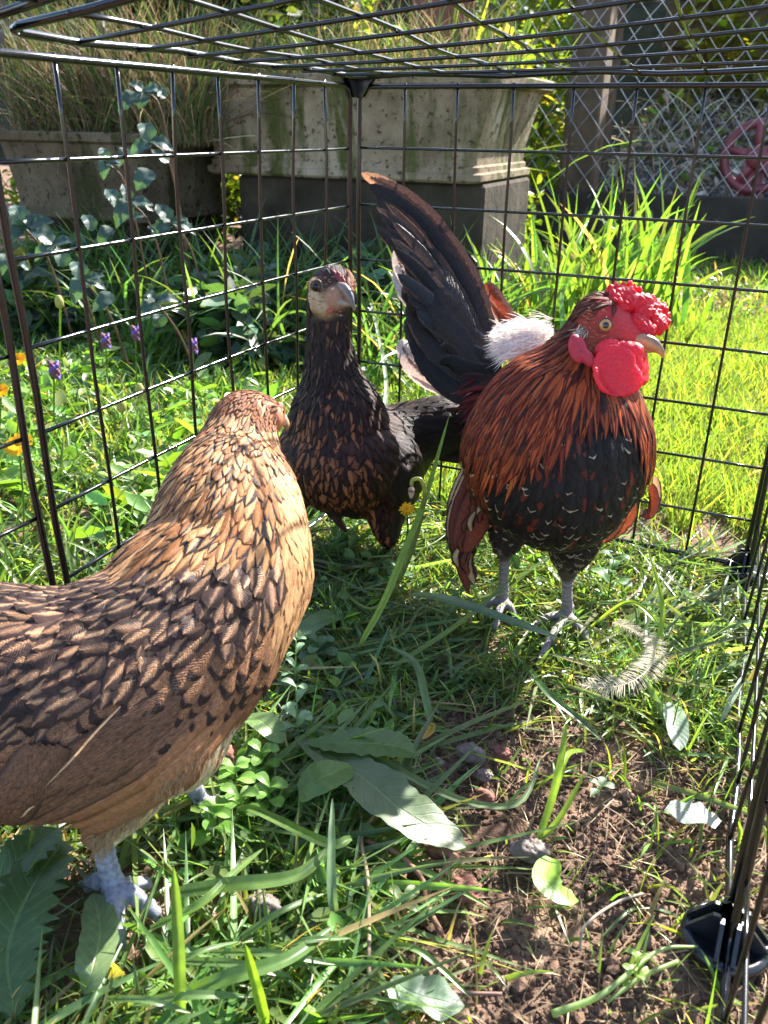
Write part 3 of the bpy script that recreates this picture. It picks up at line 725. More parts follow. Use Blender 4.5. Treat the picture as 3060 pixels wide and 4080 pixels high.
B_.chain([(2400, 1360, 52.4, 100), (2440, 1400, 52.0, 78), (2500, 1400, 51.6, 45)], 8, RED)
B_.ell(2130, 1830, 56.2, 290, 290, 330, BLK)
hubR = np.array([*G(2256, 2478)[:2], 0.55]); hubL = np.array([*G(2000, 2425)[:2], 0.55])
kR = W(2262, 2270, 59.3); kL = W(2012, 2195, 60.8)
B_.chain([(*W(2300, 2000, 57), 2.4), (*W(2285, 2140, 58.5), 1.9), (*(kR + [0, 0, 0.6]), 1.0), (*(kR - [0, 0, .3]), 0.62)], 12, (0.06, 0.045, 0.035), True)
B_.chain([(*W(2050, 1960, 59.5), 2.3), (*W(2030, 2090, 60.5), 1.6), (*(kL + [0, 0, 0.4]), 0.85), (*(kL - [0, 0, .3]), 0.55)], 12, (0.06, 0.045, 0.035), True)
tR = [(2150, 2632), (2119, 2503), (2358, 2588)]; tL = [(1968, 2525), (2060, 2475), (1915, 2432)]
foot(B_, hubR, tR, (2275, 2420), kR, GREY, 0.43, 0.33); foot(B_, hubL, tL, (2010, 2390), kL, GREY, 0.42, 0.31)
V, N, Fc = B_.mesh(0.13, 4); Cc = B_.colours(V); sc_ = (V[:, 2] < 4.6)
V = V + N * (sc_ * (.022 * np.sin(V[:, 2] * 15) + .02 * np.sin(V[:, 0] * 13) * np.sin(V[:, 1] * 12)))[:, None]; Cc[:, :3] *= (1 - .25 * (sc_ & (np.sin(V[:, 2] * 15) < -.3)))[:, None]
mk('body', V, Fc, M['body'], rb, {'Col': Cc})
claws(hubR, tR, rb); claws(hubL, tL, rb)
fl = Flow([(2300, 1220, 52, 2240, 1290, 53), (2250, 1330, 52, 2180, 1440, 53), (2150, 1500, 53, 2060, 1640, 54), (2000, 1650, 55, 1930, 1790, 55), (2150, 1700, 50, 2070, 1850, 50), (2280, 1600, 49.5, 2230, 1760, 49.5), (2400, 1650, 49.5, 2400, 1800, 49), (2500, 1620, 51, 2560, 1760, 51), (2570, 1720, 53, 2600, 1880, 53),
           (2200, 1900, 49, 2180, 2050, 50), (2400, 1900, 49, 2400, 2050, 50), (2050, 1950, 51, 1980, 2080, 53), (1850, 1900, 56, 1830, 2050, 58), (2250, 2120, 54, 2250, 2200, 57), (2285, 2180, 57.5, 2270, 2290, 58), (2030, 2130, 59, 2020, 2200, 60), (1950, 1600, 63, 1880, 1520, 66), (2050, 1500, 62, 1960, 1440, 66), (2590, 1950, 54, 2560, 2100, 58), (2100, 1450, 58, 2000, 1480, 62)])
skinlim = lambda p: p[2] < 1
def sty(px, p):
    x, y, d = px
    if p[2] < 5.7: return None
    hd = math.hypot(x - 2440, (y - 1345) * 1.0)
    if x > 2305 and y < 1440 and hd < 175 and (x - 2305) + (1440 - y) * 0.6 > 60 and d < 54:      # bare face
        if y > 1215 + (2440 - x) * 0.25: return None
    if y < 1480 and x > 2480: return None
    neck = (y < 1560 and x > 2000) or (y < 1800 - 0.6 * abs(x - 2060) and x < 2330 - max(0, y - 1560) * .5) or (x > 2505 and y < 1740 and y < 1480 + (x - 2400) * 1.5)
    if neck:
        L = 1.2 if y < 1330 else (2.2 if y < 1450 else 3.3)
        k = rnd.random(); up_ = y < 1330
        A = (0.30, 0.055, 0.013) if k < 0.55 else ((0.14, 0.02, 0.008) if k < 0.8 else ((0.36, 0.09, 0.025) if k < .93 else (0.02, 0.012, 0.01)))
        if up_: A = (0.14, 0.04, 0.02)
        return dict(L=L, W=0.34 if up_ else 0.46, A=A, B=(0.08, 0.014, 0.008), edge=0.75, chev=0.4, shape='point', lift=0.16, sp=0.2 if up_ else 0.24, curl=0.3, jit=0.12, T=None, var=0.25)
    if p[2] < 7.2 and abs(d - 59) < 4 and y > 2090:
        return dict(L=0.9, W=0.5, A=(0.03, 0.02, 0.015), B=(0.03, 0.02, 0.016), edge=0.7, T=(0.22, 0.18, 0.12) if rnd.random() < .5 else None, tip=rnd.uniform(.1, .3), shape='round', lift=0.14, sp=0.26, jit=0.3)
    if y < 1750 and x < 2080:
        return dict(L=2.2, W=0.55, A=(0.13, 0.014, 0.012), B=(0.03, 0.008, 0.008), edge=0.6, chev=0.3, shape='point', lift=0.15, sp=0.3)
    if x < 1960 and y > 1780:                  # wing side
        k = rnd.random()
        return dict(L=1.8, W=0.9, A=(0.18, 0.035, 0.014) if k < 0.5 else (0.03, 0.018, 0.014), B=(0.02, 0.012, 0.01), edge=0.7, chev=0.2, T=(0.5, 0.36, 0.2) if k > 0.7 else None, tip=0.12, shape='round', lift=0.1, sp=0.4)
    low = min(max((y - 1850) / 280, 0), 1); k = rnd.random(); t_ = None; A = (0.016, 0.012, 0.012)
    if k < 0.08 + 0.26 * low: t_ = (0.42, 0.34, 0.23)
    if k > 0.88: A = (0.12, 0.02, 0.011)
    return dict(L=1.2, W=0.75, A=A, B=(0.011, 0.009, 0.009), edge=0.55, chev=0.3, T=t_, tip=rnd.uniform(.04, .16), shape='round', lift=0.1, sp=0.38, jit=0.2)
fe = Feathers(); n_ = cover(V, N, Fc, fl, sty, 0.35, fe); fe.build('plumage', rb); print('rooster feathers', n_)
# tail
DK = dict(A=(0.02, 0.016, 0.016), B=(0.03, 0.022, 0.02), edge=0.75, chev=0.0, shape='long', curl=0.25, var=0.45, rag=.12)
BR = dict(A=(0.03, 0.02, 0.018), B=(0.09, 0.05, 0.042), edge=0.35, chev=0.5, T=(0.42, 0.24, 0.15), tip=0.08, shape='long', curl=0.15, rag=.15)
LT = dict(A=(0.14, 0.09, 0.08), B=(0.68, 0.58, 0.55), edge=0.2, chev=0.6, shape='long', curl=0.2, rag=.15)
RU = dict(A=(0.25, 0.05, 0.02), B=(0.30, 0.12, 0.08), edge=0.6, chev=0.3, shape='long', curl=0.3)
tail = Feathers()
T_ = [([(1985, 1430), (1890, 1130), (1730, 890), (1575, 760), (1440, 690)], 74, BR, 69), ([(1965, 1450), (1860, 1160), (1705, 930), (1570, 810), (1470, 735)], 90, DK, 68.6), ([(1950, 1470), (1830, 1210), (1690, 1000), (1590, 880), (1500, 800)], 95, DK, 68.2),
      ([(1940, 1500), (1800, 1260), (1690, 1080), (1630, 960), (1590, 880)], 95, DK, 67.8), ([(1930, 1500), (1790, 1310), (1690, 1180), (1630, 1080), (1600, 985)], 90, LT, 68.4),
      ([(1925, 1520), (1790, 1350), (1710, 1240), (1640, 1150), (1600, 1070)], 85, LT, 68.3), ([(1930, 1500), (1820, 1250), (1740, 1110), (1700, 1020), (1680, 960)], 120, DK, 67.5),
      ([(1950, 1440), (1820, 1290), (1720, 1200), (1650, 1175), (1622, 1215)], 130, dict(DK, shape='round'), 67), ([(1940, 1470), (1820, 1340), (1730, 1260), (1670, 1230), (1640, 1260)], 120, dict(DK, shape='round'), 66.8),
      ([(1890, 1560), (1780, 1450), (1700, 1340), (1655, 1250), (1640, 1200)], 95, DK, 67.6), ([(1880, 1590), (1770, 1500), (1690, 1400), (1650, 1310), (1635, 1250)], 90, DK, 68),
      ([(1830, 1580), (1740, 1520), (1670, 1450), (1635, 1390), (1625, 1350)], 80, LT, 69), ([(1820, 1570), (1740, 1530), (1680, 1480), (1650, 1440), (1630, 1400)], 70, LT, 69.3),
      ([(1860, 1600), (1780, 1540), (1710, 1460), (1670, 1380), (1650, 1310)], 85, DK, 67.3),
      ([(2100, 1400), (2040, 1290), (1985, 1200), (1950, 1150), (1925, 1135)], 60, RU, 68.8), ([(2080, 1400), (2020, 1300), (1980, 1230), (1955, 1180), (1940, 1170)], 70, dict(RU, B=(0.6, 0.5, 0.45)), 68.9),
      ([(2000, 1450), (1930, 1420), (1850, 1400), (1790, 1390), (1750, 1410)], 80, dict(DK, A=(0.04, 0.03, 0.03), B=(0.18, 0.15, 0.15), shape='round'), 66), ([(2010, 1420), (1930, 1380), (1850, 1340), (1790, 1320), (1740, 1340)], 100, dict(DK, B=(0.07, 0.06, 0.07), shape='round'), 66.2),
      ([(2000, 1470), (1930, 1480), (1850, 1470), (1790, 1450), (1750, 1470)], 85, dict(DK, B=(0.10, 0.08, 0.08), shape='round'), 65.8), ([(1990, 1500), (1920, 1540), (1850, 1560), (1790, 1560)], 90, dict(DK, shape='point'), 65.6),
      ([(1960, 1440), (1860, 1210), (1780, 1080), (1720, 960), (1690, 900)], 100, DK, 69.2), ([(1900, 1550), (1800, 1400), (1740, 1300), (1700, 1200), (1690, 1130)], 110, DK, 69.4)]
for pts, wd, st, dp in T_:
    tail.free([(x, y, dp - 3.0 * (1 - i / (len(pts) - 1))) for i, (x, y) in enumerate([(x - (26 if st is LT else 0) * min(j / 2, 1), y) for j, (x, y) in enumerate(pts)])], wd, st, tw=rnd.uniform(-0.35, 0.35), n=34)
for i in range(22):
    t = rnd.random(); o = rnd.uniform(-1, 1); x1 = 1500 + 200 * t + 60 * o; y1 = 780 + 480 * t; x0 = 1965 - 60 * t; y0 = 1450 + 100 * t; dp = 66.4 + rnd.uniform(-.5, .8); bw = 55 * (1 - .5 * t)
    a_ = rnd.choice([(0.012, 0.011, 0.013), (0.03, 0.024, 0.026), (0.018, 0.02, 0.024)])  # feather tones alternate to stand in for satin sheen lines
    tail.free([(x0, y0, dp + 1), ((x0 * 2 + x1) / 3 - bw * .2, (y0 * 2 + y1) / 3 - 10 - bw, dp), ((x0 + x1 * 2) / 3, (y0 + y1 * 2) / 3 - 10 - bw, dp - .6), (x1, y1, dp - .9)], rnd.uniform(34, 70), dict(A=a_, B=(0.05, 0.035, 0.033) if i % 3 else (0.12, 0.07, 0.055), edge=0.8, chev=0.1, shape='long', curl=.35, rag=.1), tw=rnd.uniform(-.6, .6), n=18)
tail.build('tail', rb)
sad = Feathers()
for i in range(150):
    x, y = rnd.uniform(1960, 2140), rnd.uniform(1500, 1640); a = rnd.gauss(2.75, 0.25); L = rnd.uniform(90, 190); d = rnd.uniform(61, 64)
    k = rnd.random(); A = (0.17, 0.02, 0.014) if k < 0.6 else (0.02, 0.012, 0.012)
    sad.free([(x, y, d), (x + L * .5 * math.cos(a), y + L * .5 * math.sin(a) * 0.6 - 10, d + .3), (x + L * math.cos(a), y + L * math.sin(a) * 0.9, d + .5)], rnd.uniform(18, 30), dict(A=A, B=(0.05, 0.01, 0.01), edge=0.6, shape='point', T=(0.5, 0.45, 0.42) if k > 0.95 else None, tip=0.15), n=7)
sad.build('saddle_feathers', rb)
down = Feathers()
for i in range(90):
    x = rnd.uniform(2060, 2200); y = 1300 + rnd.uniform(0, 110) - (x - 2130) * .12; a = rnd.gauss(3.0, .3); L = rnd.uniform(70, 140); d = rnd.uniform(62.5, 65)
    down.free([(x, y, d), (x + L * .5 * math.cos(a), y - L * .25 * math.sin(a) - 6, d), (x + L * math.cos(a), y + L * .2, d + .2)], rnd.uniform(26, 46), dict(A=(0.84, 0.81, 0.80), B=(0.78, 0.74, 0.73), edge=0.9, shape='round', var=0.08, curl=.6, rag=.3), n=9)
for i in range(2300):
    x = rnd.uniform(2030, 2210); y = 1352 + rnd.gauss(0, 24) + (2100 - x) * .22; a = rnd.gauss(3.05, .3); L = rnd.uniform(50, 130) * (1 if x > 2040 else .7); d = rnd.uniform(61.5, 64)
    down.free([(x, y, d), (x + L * .5 * math.cos(a), y + L * .5 * math.sin(a), d - .1), (x + L * math.cos(a), y + L * math.sin(a) + L * .12, d)], rnd.uniform(1.5, 4), dict(A=(0.85, 0.82, 0.8), B=(0.8, 0.77, 0.75), edge=0.9, shape='point', var=0.1), n=5)
down.build('tail_down', rb)
wf = Feathers(); wf2 = Feathers()
RW = dict(A=(0.17, 0.035, 0.015), B=(0.07, 0.02, 0.012), edge=0.85, chev=0.1, shape='long', curl=0.2); CRM = dict(A=(0.55, 0.36, 0.2), B=(0.05, 0.02, 0.012), edge=0.75, chev=0.3, shape='long', curl=0.2)
for pts, wd, st, dp in [([(1900, 1850), (1835, 2000), (1815, 2150), (1870, 2370)], 60, RW, 61), ([(1880, 1850), (1815, 2010), (1800, 2130), (1850, 2290)], 55, CRM, 61.2), ([(1930, 1900), (1870, 2020), (1835, 2150), (1850, 2240)], 75, RW, 60.2), ([(1960, 1930), (1930, 2060), (1880, 2150), (1850, 2200)], 70, RW, 59.6),
                        ([(1860, 1850), (1808, 1980), (1800, 2080), (1818, 2160)], 45, CRM, 61.5), ([(1940, 2000), (1900, 2110), (1860, 2230), (1890, 2330)], 60, CRM, 61), ([(2595, 1930), (2608, 1990), (2595, 2040), (2562, 2062)], 45, RW, 57.5), ([(2610, 1900), (2618, 1960), (2610, 2010), (2590, 2040)], 40, CRM, 58), ([(2480, 2040), (2450, 2090), (2410, 2130), (2375, 2150)], 70, dict(RW, A=(0.45, 0.12, 0.04)), 60), ([(2520, 2000), (2500, 2060), (2450, 2110), (2400, 2135)], 70, dict(RW, A=(0.4, 0.1, 0.035)), 60.5),
                        ([(1850, 2000), (1830, 2120), (1850, 2230), (1900, 2300)], 60, RW, 61.4)]:
    (wf if pts[0][0] < 2200 else wf2).free([(x, y, dp) for x, y in pts], wd, dict(st, rag=.12, curl=.4), n=20)
for i in range(34):
    t = rnd.random(); x = 1955 - 95 * t + rnd.uniform(-35, 25); y = 1880 + 330 * t; dp = 60.2 + rnd.uniform(-.6, .3); L = rnd.uniform(70, 130); k = rnd.random()
    wf.free([(x, y, dp), (x - L * .25, y + L * .5, dp - .15), (x - L * .3 + 20 * t, y + L, dp + .1)], rnd.uniform(26, 44), dict(A=(0.17, 0.035, 0.015) if k < .5 else ((0.03, 0.018, 0.014) if k < .8 else (0.45, 0.3, 0.16)), B=(0.03, 0.014, 0.01), edge=.6, chev=.3, shape='round', rag=.2, curl=.4), n=9)
wf.build('wing_feathers', rb); wf2.build('wing_feathers', rb)
# comb, wattles, earlobes, beak, eyes
CR = (0.66, 0.012, 0.03)
cb = Blob()
for px, py, dep, rx, ry, rz in [(2450, 1195, 52.0, 62, 42, 60), (2510, 1215, 51.8, 62, 46, 60), (2565, 1250, 51.6, 56, 48, 50), (2605, 1275, 51.9, 44, 52, 40), (2540, 1285, 51.2, 45, 40, 40), (2470, 1235, 51.7, 50, 36, 60), (2620, 1240, 52.2, 38, 36, 34), (2572, 1312, 50.9, 42, 34, 26), (2615, 1292, 51.5, 46, 44, 34), (2480, 1180, 51.9, 60, 40, 50), (2550, 1212, 51.7, 60, 42, 50)]: cb.ell(px, py, dep, rx, ry, rz, CR)
out_ = cr([(2412, 1190), (2430, 1152), (2470, 1142), (2515, 1150), (2560, 1175), (2600, 1200), (2640, 1222), (2655, 1260), (2650, 1295), (2615, 1325)], 34)
for i, (x, y) in enumerate(out_[::2]): cb.ell(x + rnd.uniform(-4, 4), y + rnd.uniform(-12, 0), 52 + rnd.uniform(-.5, .4), rnd.uniform(8, 14), rnd.uniform(14, 24), 14, CR, -0.02 * max(0, i - 7) * 6)
for i in range(14):
    x = rnd.uniform(2430, 2640); y = 1150 + (x - 2430) * 0.42 + rnd.uniform(-6, 62); cb.ell(x, y, 50.85 + rnd.uniform(0, .35) + abs(y - 1175 - (x - 2430) * .42) / 160, rnd.uniform(7, 15), rnd.uniform(8, 20), 18, CR, rnd.uniform(-1, 1))
blobpart(cb, 'comb', M['flesh'], rb, 0.055, 2, lambda V: .075 * np.maximum(np.sin(V[:, 0] * 10 + 2 * np.sin(V[:, 2] * 5)) * np.sin(V[:, 2] * 10 + 2 * np.sin(V[:, 1] * 6 + V[:, 0] * 3)), -.35) + .02 * np.sin(V[:, 0] * 27) * np.sin(V[:, 2] * 25))
CR = (0.85, 0.02, 0.045); wt = Blob(); ba = RM @ rot(0, math.radians(-18), 0)
wt.ell(2448, 1462, 49.6, 86, 92, 13, CR, basis=ba); wt.ell(2485, 1405, 50.1, 80, 50, 30, CR, basis=ba); wt.ell(2478, 1510, 49.5, 84, 72, 10, CR, basis=ba); wt.ell(2430, 1400, 50.3, 60, 50, 30, CR, basis=ba); wt.ell(2500, 1460, 49.9, 66, 80, 12, CR, basis=ba)
for a in np.linspace(-0.6, 3.3, 26): wt.ell(2466 + 92 * math.cos(a), 1484 + 92 * math.sin(a), 49.55 + 0.45 * math.cos(a), rnd.uniform(7, 12), rnd.uniform(7, 12), 6, CR)
blobpart(wt, 'wattle', M['flesh'], rb, 0.06, 3, lambda V: 0.05 * np.sin(V[:, 0] * 3.1 + np.sin(V[:, 2] * 2.2) * 1.5) + .015 * np.sin(V[:, 0] * 17) * np.sin(V[:, 2] * 15))
wt = Blob(); ba = RM @ rot(0, math.radians(50), 0)
wt.ell(2556, 1440, 51.4, 56, 52, 18, CR, basis=ba); wt.ell(2560, 1480, 51.6, 52, 60, 18, CR, basis=ba)
blobpart(wt, 'wattle', M['flesh'], rb, 0.06, 2, lambda V: 0.03 * np.sin(V[:, 2] * 8))
el = Blob(); PK = (0.55, 0.03, 0.06)
el.ell(2302, 1390, 50.3, 38, 62, 18, PK, 0.25); el.ell(2340, 1425, 50.1, 26, 44, 16, PK, 0.6)
blobpart(el, 'earlobe', M['flesh'], rb, 0.06, 2)
et = Feathers()
for i in range(70):
    x = rnd.gauss(2318, 10); y = rnd.gauss(1318, 12); a = rnd.gauss(2.2, .35); L = rnd.uniform(18, 40); d = 50.5
    et.free([(x, y, d), (x + L * .5 * math.cos(a), y + L * .5 * math.sin(a), d - .08), (x + L * math.cos(a), y + L * math.sin(a), d + .05)], rnd.uniform(3, 7), dict(A=(0.36, 0.31, 0.26), B=(0.2, 0.16, 0.13), edge=.9, shape='point', var=.5), n=5)
et.build('ear_tuft', rb)
hooked_beak([(2520, 1366, 51.2), (2560, 1360, 50.7), (2602, 1372, 50.5), (2636, 1404, 50.6), (2642, 1428, 50.7)], [28, 32, 27, 13, 2], rb, (0.50, 0.27, 0.12), (0.13, 0.09, 0.08))
hooked_beak([(2480, 1388, 51.2), (2540, 1386, 50.8), (2585, 1394, 50.7), (2612, 1402, 50.7)], [20, 18, 12, 3], rb, (0.42, 0.2, 0.09), (0.40, 0.2, 0.10), 'lower_beak')
cl = nrmz(CAM - W(2410, 1296, 50.6)); lk = nrmz(cl + RM[:, 0] * 0.12)
e_, lid, ec = eye(2411, 1296, 50.72, 29, lk, M['eye_amber'], rb)
lid.build('eyelid', M['flesh'], rb, attrs={'Col': np.tile([0.32, 0.05, 0.05, 1], (len(lid.v), 1))})
ff = Feathers()
for i in range(110):                 # fine pale bristles on the face
    x = rnd.uniform(2330, 2530); y = rnd.uniform(1225, 1440)
    if math.hypot(x - 2411, y - 1296) < 38 or (y < 1330 and x > 2470) : continue
    a = math.pi + rnd.gauss(-0.35, 0.3); L = rnd.uniform(12, 26); d = 50.55 + ((x - 2430) / 160) ** 2 + max(0, (1250 - y) / 100)
    ff.free([(x, y, d), (x + L * .5 * math.cos(a), y - L * .5 * math.sin(a), d - .02), (x + L * math.cos(a), y - L * math.sin(a), d + .05)], 1.8, dict(A=(0.5, 0.3, 0.18), B=(0.4, 0.25, 0.15), edge=.9, shape='point'), n=4)
ff.build('face_bristles', rb)

# ============================ DARK HEN (middle)
hb = empty('hen', (5, -8, 0), 'dark brown speckled hen standing between the cage corner and the rooster, looking at the camera', 'chicken')
B_ = Blob(); DB = (0.02, 0.012, 0.01); TAN = (0.46, 0.31, 0.18)
B_.chain([(1318, 1150, 64.2, 82), (1310, 1230, 64.6, 84), (1308, 1320, 65.2, 82), (1318, 1450, 66, 102), (1332, 1580, 66.8, 142), (1348, 1690, 67.4, 198), (1352, 1820, 68, 225)], 24, DB)
B_.chain([(1352, 1820, 68, 225), (1440, 1840, 70, 225), (1540, 1800, 71.5, 180), (1640, 1730, 71.7, 130), (1760, 1700, 71.5, 120), (1840, 1700, 71.2, 100)], 18, DB)
B_.ell(1370, 1850, 67.2, 255, 195, 200, DB); B_.ell(1195, 1850, 69, 95, 180, 190, DB); B_.ell(1560, 1880, 69, 130, 175, 180, DB)
B_.ell(1330, 1135, 64.2, 88, 76, 84, (0.05, 0.02, 0.02)); B_.ell(1268, 1195, 63.4, 45, 60, 40, TAN); B_.ell(1340, 1190, 62.7, 50, 52, 40, (0.34, 0.17, 0.11)); B_.ell(1300, 1230, 63.2, 42, 34, 40, TAN); B_.ell(1256, 1140, 63.35, 30, 36, 30, TAN); B_.ell(1380, 1150, 64.0, 32, 60, 60, (0.22, 0.10, 0.06))
hub1 = np.array([*G(1560, 2190)[:2], 0.4]); k1 = W(1545, 2080, 69.5)
B_.chain([(*W(1530, 1960, 69), 2.4), (*W(1538, 2060, 69.5), 1.5), (*W(1545, 2130, 70), 0.95), (*(hub1 + [0, 0, 0.8]), 0.5)], 12, DB, True)
hub2 = np.array([*G(1376, 2150)[:2], 0.4])
B_.chain([(*W(1330, 1960, 69), 1.6), (*W(1335, 2030, 70), 0.75), (*W(1345, 2070, 70.5), 0.42), (*(hub2 + [0, 0, 0.5]), 0.32)], 14, (0.10, 0.05, 0.045), True)
for g_, h_ in (((1350, 2200), hub2), ((1400, 2185), hub2), ((1330, 2160), hub2), ((1520, 2240), hub1), ((1580, 2240), hub1), ((1620, 2200), hub1)):
    e = G(*g_, 0.2); B_.chain([(*h_, 0.3), (*e, 0.16)], 8, (0.12, 0.07, 0.06), True)
V, N, Fc = B_.mesh(0.13, 4); mk('body', V, Fc, M['body'], hb, {'Col': B_.colours(V)})
fl = Flow([(1300, 1080, 64, 1260, 1100, 65), (1240, 1180, 65, 1230, 1260, 65.5), (1300, 1300, 63, 1300, 1400, 63.3), (1300, 1450, 63.6, 1300, 1560, 63.6), (1400, 1500, 66, 1430, 1620, 67), (1250, 1600, 65, 1230, 1720, 65), (1350, 1700, 63, 1350, 1850, 62.5), (1180, 1800, 67, 1160, 1950, 68),
           (1500, 1650, 68, 1600, 1720, 70), (1500, 1850, 66, 1560, 1980, 68), (1400, 1950, 64, 1410, 2050, 66), (1650, 1750, 69, 1780, 1740, 69), (1530, 2050, 68, 1540, 2150, 69), (1330, 1080, 63, 1310, 1040, 64)])
def sty(px, p):
    x, y, d = px
    if p[2] < 1.5 or (p[2] < 6.5 and x < 1430 and y > 2025): return None
    if x > 1372 and 1070 < y < 1215 and d < 65: return dict(L=0.5, W=0.16, A=(0.28, 0.11, 0.06), B=(0.14, 0.05, 0.04), shape='point', lift=0.06, sp=0.11, jit=.25)
    if y < 1275 and d < 64.3 and x > 1232 and y > 1098 + max(0, (1262 - x)) * .4 - max(0, x - 1320) * .3: return None
    k = rnd.random()
    if y < 1130: return dict(L=0.45, W=0.2, A=(0.05, 0.025, 0.03), B=(0.03, 0.02, 0.025), shape='point', lift=0.06, sp=0.13)
    if y < 1570 + rnd.gauss(0, 55): 
        return dict(L=1.1, W=0.42, A=(0.035, 0.016, 0.012) if k < .85 else (0.14, 0.07, 0.035), B=(0.02, 0.011, 0.010), edge=0.5, chev=0.4, shape='point', lift=rnd.uniform(.08, .2), sp=0.22, jit=.2, rag=.3)
    if x > 1560: return dict(L=2.0, W=1.0, A=(0.02, 0.013, 0.011), B=(0.014, 0.010, 0.009), edge=0.6, shape='round', lift=0.06, sp=0.5)
    A = (0.34, 0.125, 0.05) if k < 0.42 else ((0.20, 0.065, 0.028) if k < .7 else (0.05, 0.02, 0.015))
    if x > 1450 + (y - 1700) * .2: A = (0.06, 0.025, 0.018)
    return dict(L=1.25, W=0.95, A=A, B=(0.026, 0.010, 0.008), edge=rnd.uniform(.4, .85), chev=0.8, speck=0.3, shape='round', lift=0.09, sp=0.42, jit=0.18)
fe = Feathers(); n_ = cover(V, N, Fc, fl, sty, 0.33, fe); fe.build('plumage', hb); print('hen2 feathers', n_)
tf = Feathers()
for i in range(8):
    y0 = 1640 + i * 22; tf.free([(1620, y0 + 20, 71.2), (1720, y0, 71 + 0.1 * i), (1860, y0 - 6 + i * 6, 70.6)], 75, dict(A=(0.02, 0.014, 0.012), B=(0.03, 0.018, 0.014), shape='long'), n=10)
tf.build('tail', hb)
hooked_beak([(1345, 1140, 62.7), (1370, 1150, 62.1), (1393, 1180, 61.8), (1408, 1220, 61.7), (1413, 1241, 61.8)], [16, 23, 20, 9, 2], hb, (0.22, 0.16, 0.12), (0.085, 0.075, 0.085))
hooked_beak([(1325, 1205, 62.7), (1360, 1208, 62.2), (1388, 1212, 62.0), (1400, 1222, 62)], [20, 19, 13, 3], hb, (0.25, 0.19, 0.14), (0.22, 0.16, 0.12), 'lower_beak')
e_, lid, ec = eye(1264, 1143, 62.85, 26, nrmz(nrmz(CAM - W(1262, 1143, 62.95)) - RM[:, 0] * 0.55), M['eye_dark'], hb)
lid.build('eyelid', M['flesh'], hb, attrs={'Col': np.tile([0.16, 0.10, 0.08, 1], (len(lid.v), 1))})
cb = Blob()
for i in range(40): cb.ell(1338 + i * .8 + rnd.uniform(-16, 16), 1082 + i * 1.4 + rnd.uniform(-4, 4), 62.68 - i * 0.004, 4.5, 5, 6, (0.22, 0.05, 0.055))
blobpart(cb, 'comb', M['flesh'], hb, 0.06, 2)
wt = Blob(); wt.ell(1315, 1238, 62.55, 17, 12, 10, (0.5, 0.12, 0.09), 0.5); blobpart(wt, 'wattle', M['flesh'], hb, 0.05, 1)

ff = Feathers()
for i in range(170):
    x = rnd.uniform(1232, 1370); y = rnd.uniform(1100, 1262)
    if math.hypot((x - 1263) / .8, y - 1143) < 34 or y > 1200 + (x - 1232) * .9: continue
    a = rnd.gauss(math.pi - .3, .35); L = rnd.uniform(9, 20); d = 62.75 - .25 * math.sin((x - 1232) / 138 * math.pi)
    ff.free([(x, y, d), (x + L * .5 * math.cos(a), y + L * .5 * math.sin(a), d - .03), (x + L * math.cos(a), y + L * math.sin(a), d + .03)], 1.7, dict(A=rnd.choice([(0.5, 0.36, 0.2), (0.12, 0.06, 0.04)]), B=(0.3, 0.2, 0.12), edge=.9, shape='point'), n=4)
ff.build('face_bristles', hb)
# ============================ GOLDEN BROWN HEN (front left)
gb = empty('hen', (9, -43, 0), 'large golden brown laced hen in the left foreground with its head turned away', 'chicken')
B_ = Blob(); BUF = (0.3, 0.15, 0.06); BRN = (0.08, 0.045, 0.03); CRE = (0.42, 0.32, 0.17)
B_.chain([(1030, 1665, 45.8, 95), (975, 1690, 45.2, 132), (955, 1780, 44.6, 158), (935, 1880, 44, 200), (925, 1990, 43, 262), (915, 2130, 42, 318), (900, 2280, 41.3, 350)], 26, BUF)
B_.chain([(900, 2290, 41.3, 348), (800, 2420, 40.3, 385), (680, 2590, 39.4, 410), (500, 2720, 38.6, 440), (330, 2790, 38.2, 455), (150, 2790, 38.2, 450), (-80, 2720, 38.6, 400), (-300, 2600, 39, 320), (-500, 2430, 39.3, 220)], 30, BRN)
B_.ell(620, 2850, 38.2, 300, 330, 330, CRE, 0.6)
B_.ell(1085, 1668, 45.0, 48, 62, 40, (0.36, 0.13, 0.06))
hubA = np.array([*G(450, 3560)[:2], 0.6]); kA = W(405, 3330, 38.1)
B_.chain([(*W(480, 3060, 38.3), 2.6), (*W(440, 3220, 38.3), 1.5), (*(kA + [0, 0, 0.2]), 0.72)], 8, CRE, True)
foot(B_, hubA, [(485, 3790), (640, 3665)], (345, 3540), kA, (0.24, 0.25, 0.30), 0.52, 0.42)
e = G(590, 3520, 0.3); B_.chain([(*hubA, 0.42), (*e, 0.3)], 8, (0.24, 0.25, 0.30), True)
hubB = np.array([*G(800, 3200)[:2], 0.6]); B_.chain([(*W(720, 2980, 42.5), 1.3), (*W(755, 3120, 43.5), 0.5), (*hubB, 0.45)], 12, (0.24, 0.25, 0.30), True)
for g_ in ((900, 3240), (830, 3300)): B_.chain([(*hubB, 0.4), (*G(*g_, 0.2), 0.2)], 8, (0.24, 0.25, 0.30), True)
V, N, Fc = B_.mesh(0.14, 4); Cc = B_.colours(V); sc_ = (V[:, 2] < 3.6)
V = V + N * (sc_ * (.03 * np.sin(V[:, 2] * 13) + .035 * np.sin(V[:, 0] * 11) * np.sin(V[:, 1] * 11)))[:, None]; Cc[:, :3] *= (1 - .3 * (sc_ & (np.sin(V[:, 2] * 13) * .6 + np.sin(V[:, 0] * 11) * np.sin(V[:, 1] * 11) < -.3)))[:, None]; mk('body', V, Fc, M['body'], gb, {'Col': Cc})
claws(hubA, [(485, 3790), (640, 3665), (345, 3540)], gb, (0.14, 0.12, 0.12))
